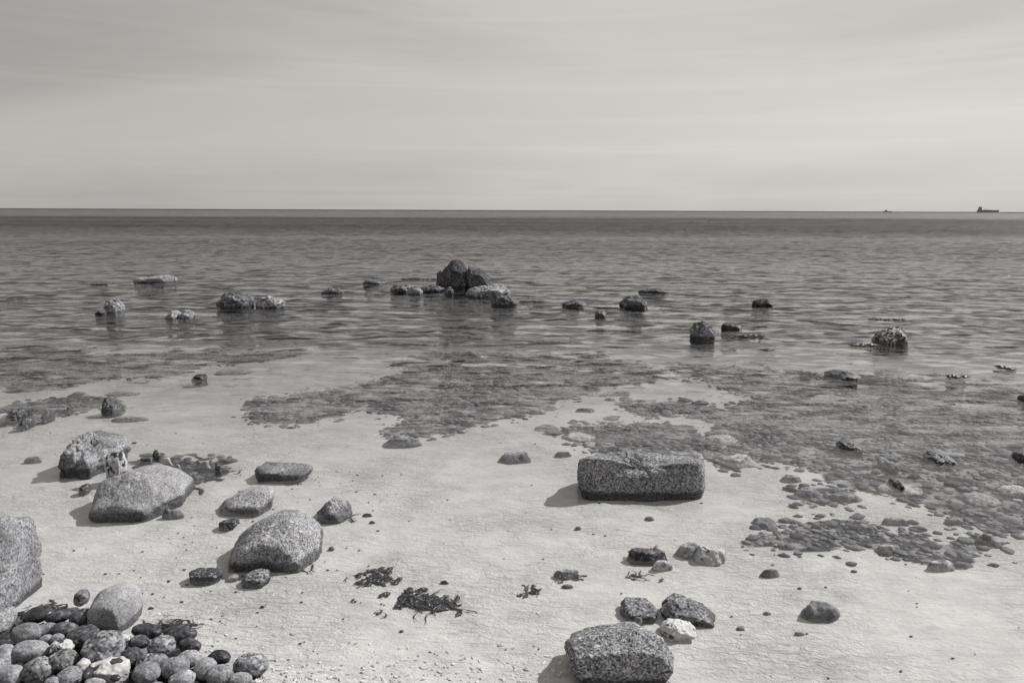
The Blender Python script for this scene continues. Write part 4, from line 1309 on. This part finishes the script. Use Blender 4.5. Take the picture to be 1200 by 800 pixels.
def hull_bm(L, B, D, sheer):
    bm = bmesh.new()
    n = 24; rings = []
    for i in range(n + 1):
        t_ = i / n; x = (t_ - .5) * L
        wd = B / 2 * min(1, (1 - t_) * 5.5) ** .6 if t_ > .75 else B / 2 * min(1, .75 + t_ * 3)
        wd = max(wd, .05)
        top = D + sheer * max(0, (t_ - .82) / .18) ** .8 + sheer * .25 * (1 if t_ < .12 else 0)
        rx = x + (2.5 if t_ > .95 else 0)
        ring = [bm.verts.new(v) for v in ((x, -wd * .55, -2), (x, -wd * .95, 1), (rx, -wd, top), (rx, wd, top), (x, wd * .95, 1), (x, wd * .55, -2))]
        rings.append(ring)
    for a_, b_ in zip(rings, rings[1:]):
        for k in range(6):
            bm.faces.new((a_[k], b_[k], b_[(k + 1) % 6], a_[(k + 1) % 6]))
    bm.faces.new(rings[0]); bm.faces.new(list(reversed(rings[-1])))
    return bm


def ship(name, px, dist, L, label, small=False):
    g = ray(px, 247); k = dist / g.y
    root = bpy.data.objects.new(name, None); COL.objects.link(root)
    root.location = (g.x * k, dist, 0)
    root.rotation_euler = (0, 0, -math.atan2(g.x, g.y) + rad(6))
    tag(root, label, 'ship')
    u = L / 100.0
    bm_obj('hull', hull_bm(L, 17 * u, (8 if not small else 6) * u, 5 * u), M['hull'], root)
    bm = bmesh.new()
    if not small:
        box(bm, -46 * u, -27 * u, -7 * u, 7 * u, 8 * u, 17 * u); box(bm, -44 * u, -29 * u, -6.5 * u, 6.5 * u, 17 * u, 21 * u)
    else:
        box(bm, -25 * u, 5 * u, -6 * u, 6 * u, 6 * u, 15 * u)
    bm_obj('deckhouse', bm, M['ship_white'], root)
    bm = bmesh.new()
    x0 = -33 * u if not small else -8 * u
    zt = 21 * u if not small else 15 * u
    box(bm, x0 - 5 * u, x0 + 5 * u, -8 * u, 8 * u, zt, zt + 4.5 * u)
    br = bm_obj('wheelhouse', bm, M['ship_white'], root)
    bm = bmesh.new(); box(bm, x0 + 5.0 * u, x0 + 5.4 * u, -7.4 * u, 7.4 * u, zt + 1.5 * u, zt + 3.4 * u); box(bm, x0 - 4.6 * u, x0 + 4.6 * u, -8.3 * u, -8 * u, zt + 1.5 * u, zt + 3.4 * u)
    bm_obj('window_band', bm, M['ship_dark'], br)
    bm = bmesh.new()
    box(bm, x0 - .8 * u, x0 + .8 * u, -.8 * u, .8 * u, zt + 4.5 * u, zt + 14 * u); box(bm, x0 - 3 * u, x0 + 3 * u, -.6 * u, .6 * u, zt + 8 * u, zt + 9 * u)
    bm_obj('mast', bm, M['ship_dark'], root)
    bm = bmesh.new()
    if small: box(bm, -22 * u, -14 * u, -3 * u, 3 * u, 15 * u, 21 * u)
    else: box(bm, -44 * u, -39 * u, -3 * u, 3 * u, 21 * u, 30 * u)
    bm_obj('funnel', bm, M['ship_dark'], root)
    if not small:
        for a_, b_, h_ in ((-24, -4, 12.5), (-3, 16, 12), (17, 36, 11.2)):
            bm = bmesh.new(); box(bm, a_ * u, b_ * u, -6.5 * u, 6.5 * u, 8 * u, h_ * u)
            bm_obj('hatch_cover', bm, M['hull'], root)
        bm = bmesh.new(); box(bm, -14.6 * u, -13.4 * u, -.6 * u, .6 * u, 12 * u, 18 * u); box(bm, -14 * u, 2 * u, -.4 * u, .4 * u, 17 * u, 18 * u)
        bm_obj('deck_crane', bm, M['ship_dark'], root)
    return root

ship('cargo_ship', 1157.5, 4000, 104, 'dark cargo ship with stern superstructure on the horizon, the larger and rightmost vessel')
ship('distant_ship', 1039.5, 4600, 52, 'tiny dark vessel on the horizon left of the cargo ship', True)
